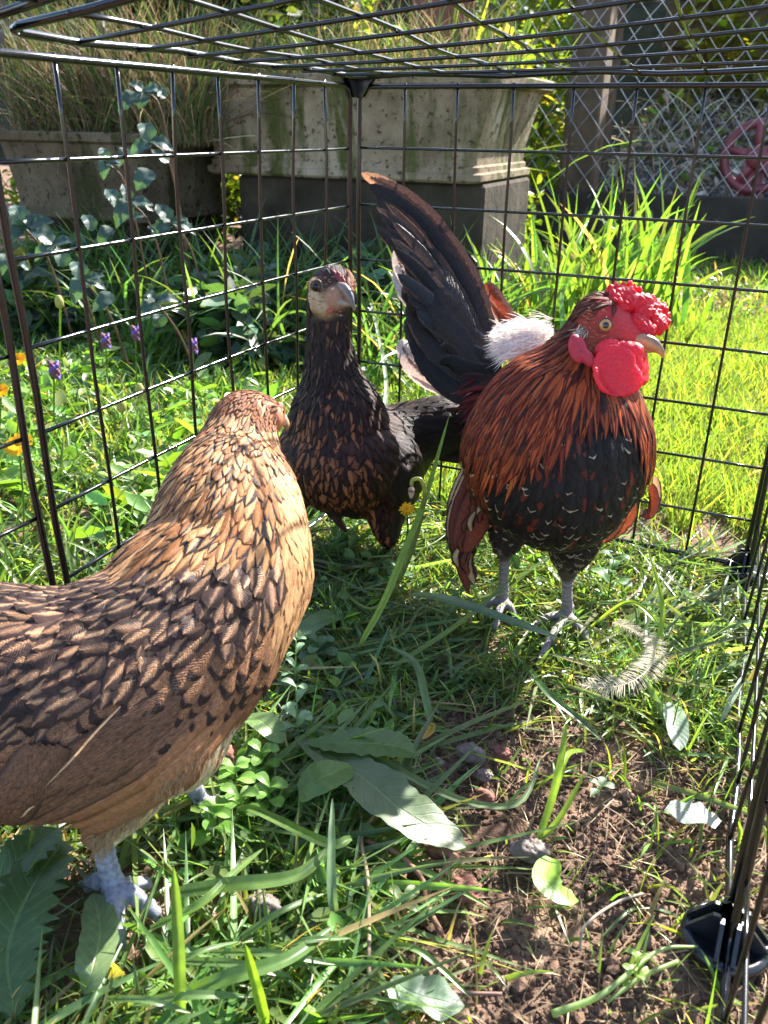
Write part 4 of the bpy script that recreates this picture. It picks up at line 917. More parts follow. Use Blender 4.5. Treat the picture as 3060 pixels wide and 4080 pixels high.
fl = Flow([(1080, 1600, 46, 980, 1570, 45.5), (980, 1600, 44, 930, 1680, 43), (950, 1700, 42.5, 920, 1830, 41.5), (1080, 1750, 43.5, 1080, 1860, 42.5), (850, 1850, 43, 760, 1980, 42), (1000, 1950, 40.5, 1000, 2090, 39.5), (1150, 2050, 41, 1190, 2200, 40.5), (700, 2080, 41, 560, 2170, 40), (850, 2150, 38.5, 760, 2300, 37.6), (1100, 2300, 38.5, 1070, 2450, 38),
           (1210, 2250, 40, 1220, 2400, 40), (450, 2250, 39, 300, 2330, 38.5), (600, 2400, 36.5, 480, 2500, 36), (950, 2500, 37, 860, 2650, 36.6), (1100, 2600, 39, 1020, 2750, 39), (200, 2400, 37.5, 50, 2430, 37.5), (700, 2700, 35.6, 590, 2830, 35.4), (400, 2700, 34.8, 290, 2800, 34.8), (850, 2850, 37, 730, 3000, 37), (500, 3000, 35, 390, 3100, 35), (100, 2800, 34.6, -30, 2880, 34.8), (600, 3150, 37, 500, 3250, 37.4), (-200, 2500, 37, -350, 2450, 37)])
def sty(px, p):
    x, y, d = px
    if p[2] < 4.2: return None
    if y < 1740 and x > 1108 and d < 46.2 and y > 1600: return None
    k = rnd.random()
    sh = y - (2260 + (900 - x) * 0.10)            # below shoulder line
    if y < 1640 + 0 * x or (y < 1700 and x > 1000): return dict(L=0.5, W=0.24, A=(0.26, 0.095, 0.035), B=(0.09, 0.03, 0.014), edge=0.6, shape='point', lift=0.05, sp=0.13, jit=.15)
    if x > 1130 - 0.1 * abs(y - 2250) and y < 2560 and y > 1850: return dict(L=1.3, W=0.5, A=(0.50, 0.28, 0.13), B=(0.24, 0.09, 0.035), edge=0.85, chev=-0.1, shape='point', lift=0.05, sp=0.27, curl=.2)
    if sh < -60:
        t_ = min(max((y - 1640) / 500, 0), 1)
        return dict(L=0.85 + 0.85 * t_, W=0.36 + 0.46 * t_, A=(0.48, 0.25, 0.105) if k < 0.55 else (0.34, 0.14, 0.05), B=(0.028, 0.022, 0.024) if rnd.random() < .55 else (0.22, 0.09, 0.035), edge=rnd.choice((.8, .74, .55)), chev=0.6, shape='point', lift=0.08, sp=0.2 + 0.2 * t_, jit=0.11, var=.2)
    # wing lower band and belly
    line = 3000 - (x - 400) * 1.05          # lower edge of the speckled coverts
    lowb = y - (2800 - (x - 700) * 0.55)
    if y > 3330 - max(0, (x - 420)) * 0.92 + 30 and p[2] < 9: return dict(L=1.0, W=0.45, A=(0.62, 0.50, 0.30), B=(0.55, 0.42, 0.24), edge=0.9, shape='point', lift=0.05, sp=0.26, jit=.2)
    if lowb > 60: return None if rnd.random() < 0.3 else dict(L=2.2, W=1.0, A=(0.27, 0.125, 0.065), B=(0.2, 0.09, 0.05), edge=0.85, chev=0.0, speck=0.25, shape='long', lift=0.04, sp=0.5)
    if lowb > -190:
        return dict(L=2.3, W=1.3, A=(0.30, 0.145, 0.075), B=(0.035, 0.025, 0.02), edge=0.88, chev=0.06, speck=0.6, T=(0.035, 0.02, 0.016), tip=rnd.uniform(.14, .22), shape='round', lift=0.16, sp=0.52, jit=0.1, curl=.4)
    if y < 2420 and x < 800:
        return dict(L=rnd.uniform(1.3, 2), W=1.0, A=(0.36, 0.215, 0.12), B=(0.052, 0.03, 0.026), edge=rnd.uniform(.16, .33), chev=0.7, shape='round', lift=rnd.uniform(.08, .2), sp=0.42, jit=.24, var=.3, rag=.25)
    wv = rnd.uniform(.2, .5)
    return dict(L=1.8, W=1.2, A=(0.36, 0.20, 0.11) if k < .7 else (0.24, 0.13, 0.075), B=(0.048, 0.027, 0.022), edge=wv, chev=0.68, speck=0.45, shape='round', lift=rnd.uniform(.08, .24), sp=0.47, jit=0.24, var=.3, rag=.25)
fe = Feathers(); n_ = cover(V, N, Fc, fl, sty, 0.35, fe); fe.build('plumage', gb); print('hen1 feathers', n_)
# wing with long flight feathers down to the lower left
wf = Feathers()
bv = BVHTree.FromPolygons([Vector(v) for v in V], Fc)
def onskin(px, py, off):
    o = Vector(CAM); dr = Vector(nrmz(ray(px, py))); loc, nn, _, _ = bv.ray_cast(o, dr)
    if loc is None: return None
    return np.array(loc) + np.array(nn) * off, np.array(nn)
def skinfeather(fs, pts, wd, st, off0, off1, n=16):
    Q = cr([(x, y) for x, y in pts], n); P = []; NN = []; last = None
    for i, (x, y) in enumerate(Q):
        r = onskin(x, y, off0 + (off1 - off0) * i / (n - 1))
        if r is None:
            if last is None: return
            dep = PX(P[-1])[0, 2]; r = (W(x, y, dep + 0.02), NN[-1])
        P.append(r[0]); NN.append(r[1] if last is None else nrmz(last * 0.6 + r[1] * 0.4)); last = NN[-1]
    P = np.array(P)
    for _ in range(3): P[1:-1] = (P[:-2] + P[1:-1] * 2 + P[2:]) / 4
    fs.put(P, np.array(NN), wd * np.mean(PX(P)[:, 2]) / F, st)
SP = dict(A=(0.19, 0.095, 0.055), B=(0.06, 0.035, 0.028), edge=0.8, chev=0.05, speck=0.7, shape='long', curl=0.15, var=0.1)
TN = dict(A=(0.33, 0.155, 0.075), B=(0.14, 0.06, 0.035), edge=0.86, chev=0.0, speck=0.2, shape='long', curl=0.35, var=0.15)
for i in range(9):                      # bottom to top: later ones lie over
    t = i / 8
    x0 = 1010 - 330 * t; y0 = 2830 + 0 * t - 60 * t; x1 = 330 - 330 * t + 40 * math.sin(i); y1 = 3350 - 190 * t
    mx, my = (x0 + x1) / 2 + 55 * (1 - t), (y0 + y1) / 2 + 60 * (1 - t)
    skinfeather(wf, [(x0, y0), (mx, my), (x1, y1)], 120, TN if t < 0.42 else SP, 0.10, 0.42 + 0.12 * t)
for i in range(5):
    t = i / 4; skinfeather(wf, [(260 - 120 * t, 2960), (140 - 100 * t, 3130), (40 - 70 * t, 3290 - 40 * t)], 120, dict(SP, B=(0.06, 0.04, 0.035)), 0.4, 0.55)
wf.build('wing', gb)
sf = Feathers()
skinfeather(sf, [(480, 2805), (330, 2960), (190, 3100)], 9, dict(A=(0.6, 0.42, 0.25), B=(0.5, 0.35, 0.2), edge=1, shape='point'), 0.62, 0.66)
skinfeather(sf, [(150, 3160), (120, 3185), (100, 3205)], 9, dict(A=(0.6, 0.42, 0.25), B=(0.5, 0.35, 0.2), edge=1, shape='point'), 0.62, 0.66)
# thigh fluff
for i in range(700):
    x = rnd.uniform(360, 860); y = 3350 - max(0, x - 420) * 0.9 + rnd.gauss(0, 28); r = onskin(x, y, 0.05)
    if r is None: continue
    d = PX(r[0])[0, 2]; a = rnd.gauss(2.1, 0.35); L = rnd.uniform(25, 60)
    sf.free([(x, y, d - .05), (x + L * .5 * math.cos(a), y + L * .5 * math.sin(a), d - .1), (x + L * math.cos(a), y + L * math.sin(a), d)], rnd.uniform(2, 5), dict(A=(0.36, 0.24, 0.13), B=(0.33, 0.22, 0.12), edge=.9, shape='point', var=.1), n=5)
sf.build('belly_fluff', gb)
ff = Feathers()
for i in range(200):
    a = rnd.uniform(0, 6.28); r_ = rnd.uniform(20, 62); x = 1085 + r_ * 0.75 * math.cos(a); y = 1668 + r_ * math.sin(a); d = 44.5 + (r_ / 62) ** 2 * .8
    L = rnd.uniform(16, 34); aa = rnd.gauss(2.2, .3)
    ff.free([(x, y, d), (x + L * .5 * math.cos(aa), y + L * .5 * math.sin(aa), d - .04), (x + L * math.cos(aa), y + L * math.sin(aa), d)], 4, dict(A=(0.62, 0.34, 0.16), B=(0.5, 0.22, 0.1), edge=.9, shape='point'), n=4)
ff.build('face_bristles', gb)
fb = Blob(); fb.ell(1120, 1650, 45.5, 17, 50, 24, (0.45, 0.13, 0.07)); fb.ell(1112, 1625, 45.3, 12, 26, 18, (0.42, 0.13, 0.07)); blobpart(fb, 'face_skin', M['flesh'], gb, 0.06, 2)
hooked_beak([(1125, 1672, 46.2), (1140, 1690, 47.5), (1145, 1712, 48.3)], [26, 18, 3], gb, (0.4, 0.26, 0.16), (0.12, 0.08, 0.07))
e_, lid, ec = eye(1122, 1640, 45.05, 11, nrmz(RM[:, 0] + 0.3 * nrmz(CAM - W(1122, 1640, 45))), M['eye_amber'], gb)
lid.build('eyelid', M['flesh'], gb, attrs={'Col': np.tile([0.4, 0.06, 0.05, 1], (len(lid.v), 1))})

# ------------------------------------------------------------------ vegetation in bulk
N_ = 17000
p = rpoly(N_, (-6, 48), (-62, 2), lambda x, y: (np.hypot(x - 10, y + 47) > 4) * np.clip(1 - soil_mask(x, y) * 1.05, 0.05, 1) * (0.25 + 0.75 * clump(x, y, 4, 2)))
n = len(p); near = np.clip((-p[:, 1] - 20) / 40, 0, 1)
blades('cage_grass', p, rng.uniform(1.0, 3.2, n), rng.uniform(0.10, 0.26, n), rng.uniform(0, 6.28, n), np.abs(rng.normal(0.6, 0.35, n)), rng.uniform(0.2, 1.2, n), gcol(n, (0.10, 0.165, 0.045)), M['grass'], K=5, label='trampled grass on the floor of the cage', cat='grass')
p = rpoly(2700, (-6, 48), (-62, 2), lambda x, y: np.clip(1 - soil_mask(x, y), 0.0, 1) * (0.2 + 0.8 * clump(x, y, 6, 22)) * (np.hypot(x - 10, y + 48) > 5.5) * (np.hypot(x - 23, y + 15) > 4))
n = len(p)
blades('flattened_grass', p, rng.uniform(4, 10, n), rng.uniform(0.16, 0.42, n), rng.normal(0.6, 1.4, n), rng.uniform(1.15, 1.5, n), rng.uniform(0.0, 0.3, n), gcol(n, (0.11, 0.165, 0.065), .3, .08), M['grass'], K=6, minz=0.2, label='long flattened grass blades lying across the cage floor', cat='grass')
p = rpoly(240, (6, 24), (-60, -36), lambda x, y: np.clip(1 - soil_mask(x, y), 0.02, 1) * (np.hypot(x - 10, y + 48) > 6)); n = len(p)
blades('coarse_grass', p, rng.uniform(6, 12, n), rng.uniform(0.2, 0.48, n), rng.normal(0.6, 1.3, n), rng.uniform(1.15, 1.5, n), rng.uniform(0.0, 0.4, n), gcol(n, (0.10, 0.18, 0.055), .25, .06), M['grass'], K=7, minz=0.4, label='coarse long grass pressed down in the lower left foreground', cat='grass')
# outside left, lush and mixed
p = rpoly(26000, (-120, 0), (-40, 60), lambda x, y: 0.3 + 0.7 * clump(x, y, 9, 5)); n = len(p)
blades('left_grass', p, rng.uniform(2.5, 6.5, n), rng.uniform(0.15, 0.42, n), rng.uniform(0, 6.28, n), np.abs(rng.normal(0.55, 0.4, n)), rng.uniform(0.2, 1.3, n), gcol(n, (0.085, 0.15, 0.035)), M['grass'], K=5, label='lush weedy grass beside the left wall of the cage', cat='grass')
# lawn right/back
p = rpoly(66000, (-25, 130), (1.5, 110), lambda x, y: (0.35 + 0.65 * clump(x, y, 7, 8)) * np.clip(1.25 - y / 120, 0.25, 1) * np.where((x > 22) & (x < 38) & (y < 9 + 3 * np.sin(x)), 0.05 + 0.4 * clump(x, y, 3, 77, .5, .6), 1)); n = len(p)
blades('lawn', p, rng.uniform(2.2, 4.8, n), rng.uniform(0.13, 0.26, n), rng.uniform(0, 6.28, n), np.abs(rng.normal(0.2, 0.22, n)), rng.uniform(0.2, 0.9, n), gcol(n, (0.145, 0.215, 0.04), .22, .025), M['grass'], K=3, label='short sunny lawn behind the cage', cat='grass')
p = rpoly(16000, (-70, 160), (95, 190)); n = len(p)
blades('rough_grass', p, rng.uniform(2, 5, n), rng.uniform(0.25, 0.5, n), rng.uniform(0, 6.28, n), np.abs(rng.normal(0.4, 0.3, n)), rng.uniform(0.2, 1.2, n), gcol(n, (0.09, 0.16, 0.03), .3, .15), M['grass'], K=3, ribs=2, label='rough grass in front of the timber board', cat='grass')
# tall coarse grass in front of plinths and to the right of the trough
p = rpoly(1700, (-100, -4), (32, 70), lambda x, y: 0.2 + 0.8 * clump(x, y, 8, 13)); n = len(p)
blades('tall_grass', p, rng.uniform(9, 24, n), rng.uniform(0.35, 0.8, n), rng.uniform(0, 6.28, n), np.abs(rng.normal(0.15, 0.2, n)), rng.uniform(0.4, 1.9, n), gcol(n, (0.06, 0.12, 0.035), .3, .06), M['grass'], K=7, label='tall coarse grass growing against the blocks under the troughs', cat='grass')
xy = np.vstack([rng.normal([2, 84], [4.5, 10], (75, 2)), rng.normal([12, 94], [4, 7], (105, 2)), rng.normal([-6, 76], [4, 8], (40, 2))]); p = np.column_stack([xy, ground_h(xy[:, 0], xy[:, 1])]); n = len(p)
blades('sedge_clump', p, rng.uniform(12, 31, n) * np.clip(1.3 - np.abs(xy[:, 0] - 8) / 26, .4, 1), rng.uniform(0.6, 1.35, n), rng.uniform(0, 6.28, n), np.abs(rng.normal(0.1, 0.12, n)), rng.uniform(0.15, 1.3, n), gcol(n, (0.11, 0.20, 0.035), .25, .04), M['grass'], K=7, label='tall bright green broad bladed grass beside the large trough', cat='grass')
xy = rng.normal([-48, 140], [11, 10], (110, 2)); xy = xy[xy[:, 0] < -34]; p = np.column_stack([xy, ground_h(xy[:, 0], xy[:, 1])]); n = len(p)
blades('strappy_plant', p, rng.uniform(30, 75, n), rng.uniform(0.8, 1.6, n), rng.uniform(0, 6.28, n), np.abs(rng.normal(0.15, 0.15, n)), rng.uniform(0.2, 1.6, n), gcol(n, (0.15, 0.22, 0.04), .25, .12), M['grass'], K=7, label='tall strappy yellow green leaves rising behind the large trough', cat='plant')
# dry tangle in the two troughs
def stalks(name, n, xr, yr, z, L, col, label, wd=(0.1, 0.22), tilt=0.5, bend=1.2):
    p = np.column_stack([rng.uniform(*xr, n), rng.uniform(*yr, n), np.full(n, z) + rng.uniform(-1, 1, n)])
    blades(name, p, rng.uniform(*L, n), rng.uniform(*wd, n), rng.uniform(0, 6.28, n), np.abs(rng.normal(0, tilt, n)), rng.uniform(0.2, bend, n), col(n), M['dry'], K=6, ribs=2, label=label, cat='plant', minz=-30)
dryc = lambda n: np.clip(np.array([0.20, 0.15, 0.09]) * np.exp(rng.normal(0, 0.45, (n, 1))) * np.exp(rng.normal(0, .1, (n, 3))), .01, .6)
stalks('dry_stems', 2600, (-105, -62), (62, 87), 30, (8, 30), dryc, 'tangle of dry grey brown stems in the lower trough')
stalks('green_stems', 1100, (-105, -62), (62, 87), 30, (8, 30), lambda n: gcol(n, (0.07, 0.11, 0.03), .35, .1), 'green grass mixed in the lower trough', (0.15, 0.4), .3, 1.0)
stalks('trough_grass', 900, (-67, -15), (78, 104), 40, (5, 18), lambda n: gcol(n, (0.09, 0.13, 0.04), .35, .4), 'thin grass and stems growing in the large trough', (0.12, 0.35), .3, 1.2)
# dead thatch and straw on the floor
p = rpoly(5200, (-6, 48), (-62, 2)); n = len(p)
blades('thatch', p, rng.uniform(1.0, 4.5, n), rng.uniform(0.04, 0.11, n), rng.uniform(0, 6.28, n), np.full(n, 1.45), rng.normal(0.05, 0.15, n), np.clip(np.array([0.24, 0.17, 0.11]) * np.exp(rng.normal(0, .5, (n, 1))), .01, .6), M['dry'], K=3, ribs=2, minz=0.25, label='thin dead straw and roots strewn on the soil', cat='straw')
# sparse fine grass on the bare soil
p = rpoly(520, (18, 46), (-62, -18), lambda x, y: clump(x, y, 3, 31, .45, .62) * 0.9 + 0.04); n = len(p)
blades('fine_grass', p, rng.uniform(1.5, 4.8, n), rng.uniform(0.08, 0.17, n), rng.uniform(0, 6.28, n), np.abs(rng.normal(0.35, 0.35, n)), rng.uniform(0.3, 1.4, n), gcol(n, (0.13, 0.20, 0.03), .2, .05), M['grass'], K=5, label='sparse fine grass sprouting from the bare soil', cat='grass')
# soil crumbs
ICO = np.array([[0, 0, 1], [.894, 0, .447], [.276, .851, .447], [-.724, .526, .447], [-.724, -.526, .447], [.276, -.851, .447], [.724, .526, -.447], [-.276, .851, -.447], [-.894, 0, -.447], [-.276, -.851, -.447], [.724, -.526, -.447], [0, 0, -1]])
ICF = np.array([[0, 1, 2], [0, 2, 3], [0, 3, 4], [0, 4, 5], [0, 5, 1], [1, 6, 2], [2, 7, 3], [3, 8, 4], [4, 9, 5], [5, 10, 1], [2, 6, 7], [3, 7, 8], [4, 8, 9], [5, 9, 10], [1, 10, 6], [6, 11, 7], [7, 11, 8], [8, 11, 9], [9, 11, 10], [10, 11, 6]])
p = rpoly(21000, (8, 46), (-62, -14), lambda x, y: 0.06 + soil_mask(x, y) * clump(x, y, 3, 40, .25, .6)); n = len(p)
r_ = np.exp(rng.normal(-2.3, 0.5, n)); r_ = np.clip(r_, 0.04, 0.42)
V_ = p[:, None] + ICO[None] * r_[:, None, None] * rng.uniform(0.65, 1.3, (n, 12, 1)) + np.stack([0 * r_, 0 * r_, r_ * 0.3 + .1], 1)[:, None]
tag(mk('soil_crumbs', V_.reshape(-1, 3), [(ICF[None] + np.arange(n)[:, None, None] * 12).reshape(-1, 3)], M['soil'], smooth=False, loc=(0, 0, 0)), 'loose crumbs of soil on the bare patch', 'soil', kind='stuff')
# leafy masses
def leafcloud(name, C_, L, col, mat, label, cat, droop=0.5, wr=0.5, kind='stuff'):
    n = len(C_); az = rng.uniform(0, 6.28, n); el = rng.normal(0.1, droop, n)
    d = np.stack([np.cos(az) * np.cos(el), np.sin(az) * np.cos(el), np.sin(el)], 1); s = nrmz(np.cross(d, rng.normal(0, .5, (n, 3)) + [0, 0, 1])); up = np.cross(s, d)
    Lh = L[:, None]; wv = Lh * wr * 0.5
    V = np.stack([C_, C_ + d * Lh * .3 + s * wv * .85 + up * wv * .35, C_ + d * Lh * .65 + s * wv * .9 + up * wv * .3, C_ + d * Lh, C_ + d * Lh * .65 - s * wv * .9 + up * wv * .3, C_ + d * Lh * .3 - s * wv * .85 + up * wv * .35, C_ + d * Lh * .5 - up * wv * .05], 1)
    f = np.array([[0, 1, 6], [1, 2, 6], [2, 3, 6], [3, 4, 6], [4, 5, 6], [5, 0, 6]]); f = f[:, ::-1]
    Cc = np.ones((n, 7, 4)); Cc[..., :3] = col[:, None]
    return tag(mk(name, V.reshape(-1, 3), [(f[None] + np.arange(n)[:, None, None] * 7).reshape(-1, 3)], mat, attrs={'Col': Cc.reshape(-1, 4)}, loc=(0, 0, 0)), label, cat, kind=kind)
def hedgepts(n, xr, yr, zr, sc, seed):
    p = np.stack([rng.uniform(*xr, n * 2), rng.uniform(*yr, n * 2), rng.uniform(*zr, n * 2)], 1)
    keep = fbm(p[:, 0] / sc + p[:, 1] / sc * .5, p[:, 2] / sc, 3, seed) > 0.42 + 0.10 * (p[:, 2] - zr[0]) / (zr[1] - zr[0])
    return p[keep][:n]
lc = lambda n, b: gcol(n, b, .35, .06)
c = hedgepts(30000, (-260, -35), (190, 300), (0, 150), 26, 3); leafcloud('hedge', c, rng.uniform(3, 7, len(c)), lc(len(c), (0.10, 0.15, 0.03)), M['hedge'], 'dense leafy hedge in the sun behind the troughs', 'hedge')
c = hedgepts(12000, (-10, 150), (280, 380), (25, 160), 30, 6); leafcloud('far_hedge', c, rng.uniform(3.5, 8, len(c)), lc(len(c), (0.13, 0.15, 0.03)), M['hedge'], 'yellowing leaves of shrubs behind the wire netting', 'hedge')
c = hedgepts(5000, (-110, -25), (125, 165), (5, 52), 16, 9); leafcloud('shrub', c, rng.uniform(2, 5, len(c)), lc(len(c), (0.09, 0.14, 0.03)), M['hedge'], 'loose green shrub right behind the large trough', 'shrub')
c = hedgepts(3200, (-110, -5), (-20, 48), (0.3, 3.0), 9, 12); leafcloud('ground_leaves', c, rng.uniform(1.3, 3.4, len(c)), gcol(len(c), (0.08, 0.14, 0.035), .3, .0), M['leaf'], 'low broad weed leaves among the grass left of the cage', 'weeds', .35, .5)
c = hedgepts(9000, (-120, -24), (30, 72), (0.5, 12.0), 9, 52); leafcloud('shade_brambles', c, rng.uniform(2.5, 5.5, len(c)), gcol(len(c), (0.035, 0.06, 0.04), .35, .0), M['leaf'], 'low bramble leaves coloured dark for shade, massed at the foot of the troughs', 'brambles', .4, .55)  # thicket added with dark leaves so the shaded strip reads dark
c = hedgepts(9000, (-130, -66), (92, 140), (8, 66), 13, 61); leafcloud('shade_shrub', c, rng.uniform(3, 6, len(c)), gcol(len(c), (0.04, 0.065, 0.03), .35, .05), M['hedge'], 'dark straggly shrub added behind the lower trough to cast shade', 'shrub')  # shrub added to shade the ground beside the lower trough
c = hedgepts(420, (2, 24), (-58, -4), (0.2, 1.3), 5, 14); c = c[rng.random(len(c)) > soil_mask(c[:, 0], c[:, 1])]; leafcloud('chickweed', c, rng.uniform(0.6, 1.8, len(c)), gcol(len(c), (0.07, 0.13, 0.035), .25, .02), M['leaf'], 'small oval chickweed leaves spreading on the cage floor', 'weeds', .35, .6)
xy = np.stack([rng.uniform(-20, 90, 2600), rng.uniform(198, 290, 2600)], 1); c = np.column_stack([xy, rng.uniform(0, 2, 2600)]); leafcloud('leaf_litter', c, rng.uniform(2, 6, len(c)), np.clip(np.array([0.25, 0.2, 0.17]) * np.exp(rng.normal(0, .4, (len(c), 1))), .02, .6), M['dry'], 'pale dead leaves on the ground behind the netting', 'leaves', .2)

# ------------------------------------------------------------------ single plants
def leaf(name, pts, width, col, mat, parent=None, prof=None, fold=0.25, serr=0.0, n=16, normal=None, wave=0.0, label=None, cat=None, group=None):
    P = cr(pts, n); T = nrmz(np.gradient(P, axis=0)); nn = np.array([0, 0, 1.0]) if normal is None else nrmz(normal)
    ts = np.linspace(0, 1, n); pr = prof or ([0, .08, .3, .6, .85, .96, 1], [.12, .35, .85, 1, .7, .3, .02]); w_ = np.interp(ts, *pr) * width / 2
    V = []; uv = []; us = (-1, -.66, -.33, 0, .33, .66, 1)
    for i in range(n):
        Sd = nrmz(np.cross(nn, T[i])); N = np.cross(T[i], Sd); ww = w_[i]
        for u in us:
            k = ww * (1 + (serr * math.sin(i * 2.6 + (3 if u > 0 else 0)) if abs(u) == 1 else 0))
            V.append(P[i] + Sd * k * u + N * (abs(u) * ww * fold + wave * ww * math.sin(i * 1.1 + u * 2) * abs(u))); uv.append((u, ts[i], 0))
    m_ = len(us); Fc = np.array([[i * m_ + j, i * m_ + j + 1, (i + 1) * m_ + j + 1, (i + 1) * m_ + j] for i in range(n - 1) for j in range(m_ - 1)])
    cc = np.tile([*col, 1], (len(V), 1))
    o = mk(name, np.array(V), [Fc], mat, parent, {'Col': cc, 'fuv': np.array(uv)}, loc=pts[0])
    return tag(o, label, cat, group) if parent is None else o
def gp(px, py, z=0.5): return G(px, py, z)
STRAP = ([0, .1, .4, .8, .95, 1], [.5, .9, 1, .75, .35, .02]); BROAD = ([0, .05, .2, .5, .8, .95, 1], [.1, .3, .75, 1, .85, .45, .05])
LG = (0.09, 0.15, 0.06); BG = (0.14, 0.24, 0.04)
leaf('dock_leaf', [gp(1180, 2935, 1.2), gp(1420, 3080, 2.0), gp(1620, 3240, 1.8), gp(1855, 3375, .9)], 3.0, (0.085, 0.125, 0.06), M['leaf'], prof=BROAD, fold=.16, serr=.05, wave=.07, n=24, label='long matt green dock leaf lying on the soil in the middle foreground', cat='leaf')
leaf('ragged_leaf', [gp(1230, 2960, 1.6), gp(1400, 2960, 2.1), gp(1560, 2970, 2.0), gp(1655, 3000, 1.6)], 2.4, (0.07, 0.13, 0.035), M['leaf'], prof=BROAD, fold=.15, serr=.12, n=20, label='wavy toothed green leaf above the long dock leaf', cat='leaf')
leaf('round_leaf', [gp(1190, 3160, 1.4), gp(1260, 3110, 2.1), gp(1330, 3080, 2.2), gp(1395, 3050, 2.0)], 2.4, (0.085, 0.16, 0.03), M['leaf'], prof=([0, .1, .4, .8, 1], [.5, .9, 1, .8, .2]), fold=.1, serr=.03, label='rounded bright green leaf at the base of the dock leaf', cat='leaf')
leaf('sunlit_leaf', [gp(2200, 3420, 0.9), gp(2175, 3500, 1.3), gp(2230, 3560, 1.2), gp(2290, 3570, .8)], 1.35, (0.15, 0.28, 0.03), M['leaf'], prof=([0, .1, .4, .8, 1], [.5, .9, 1, .9, .5]), fold=.1, label='bright translucent leaf fragment standing in the sunny soil', cat='leaf')
leaf('grey_green_leaf', [gp(2670, 2800, .8), gp(2690, 2870, 1.2), gp(2710, 2990, .8)], 1.4, (0.20, 0.27, 0.2), M['leaf'], prof=BROAD, fold=.35, label='pale blue green folded leaf below the white feather', cat='leaf')
leaf('silver_leaf', [gp(2660, 3210, .5), gp(2760, 3240, .9), gp(2865, 3260, .5)], 1.7, (0.24, 0.28, 0.27), M['leaf'], prof=([0, .1, .4, .8, 1], [.4, .9, 1, .9, .3]), fold=.08, wave=.2, label='silvery white leaf shining on the soil near the right wall', cat='leaf')
leaf('torn_leaf', [gp(1560, 3900, .5), gp(1650, 3960, .9), gp(1850, 4010, .6)], 1.9, (0.12, 0.18, 0.12), M['leaf'], prof=BROAD, fold=.2, wave=.3, label='crumpled pale leaf lying on the soil near the bottom edge', cat='leaf')
leaf('yellow_leaf', [gp(1660, 2950, .8), gp(1700, 2920, 1.1), gp(1725, 2880, .9)], 0.8, (0.42, 0.26, 0.05), M['leaf'], label='small yellow fallen leaf beside the wavy leaf', cat='leaf')
leaf('green_weed_leaf', [gp(980, 2850, 1.0), gp(1050, 2880, 1.8), gp(1130, 2960, 1.2)], 1.7, (0.12, 0.19, 0.07), M['leaf'], prof=BROAD, fold=.2, label='pale mottled leaf tucked under the golden hen', cat='leaf')
leaf('cut_leaf', [gp(1180, 2540, 1.6), gp(1260, 2480, 2.0), gp(1335, 2450, 1.9)], 1.8, (0.09, 0.15, 0.05), M['leaf'], prof=([0, .1, .9, 1], [.6, .9, 1, .9]), fold=.12, label='square ended leaf blade beside the golden hen breast', cat='leaf')
leaf('dandelion_leaf', [gp(60, 4050, .8), gp(30, 3800, 1.5), gp(110, 3560, 2.0), gp(250, 3350, 1.2)], 3.2, (0.075, 0.13, 0.045), M['leaf'], prof=BROAD, fold=.15, serr=.28, n=30, label='big toothed leaf in the bottom left corner', cat='leaf')
leaf('oval_leaf', [gp(330, 3960, .6), gp(370, 3860, 1.3), gp(400, 3700, 1.2), gp(370, 3560, .8)], 1.7, (0.14, 0.2, 0.09), M['leaf'], prof=BROAD, fold=.2, serr=.05, label='pale oval leaf in front of the golden hen foot', cat='leaf')
leaf('lobed_leaf', [gp(-60, 3560, .8), gp(80, 3420, 1.8), gp(230, 3300, 1.6)], 2.4, (0.07, 0.12, 0.04), M['leaf'], prof=BROAD, fold=.2, serr=.2, n=22, label='dark lobed leaf under the golden hen tail', cat='leaf')
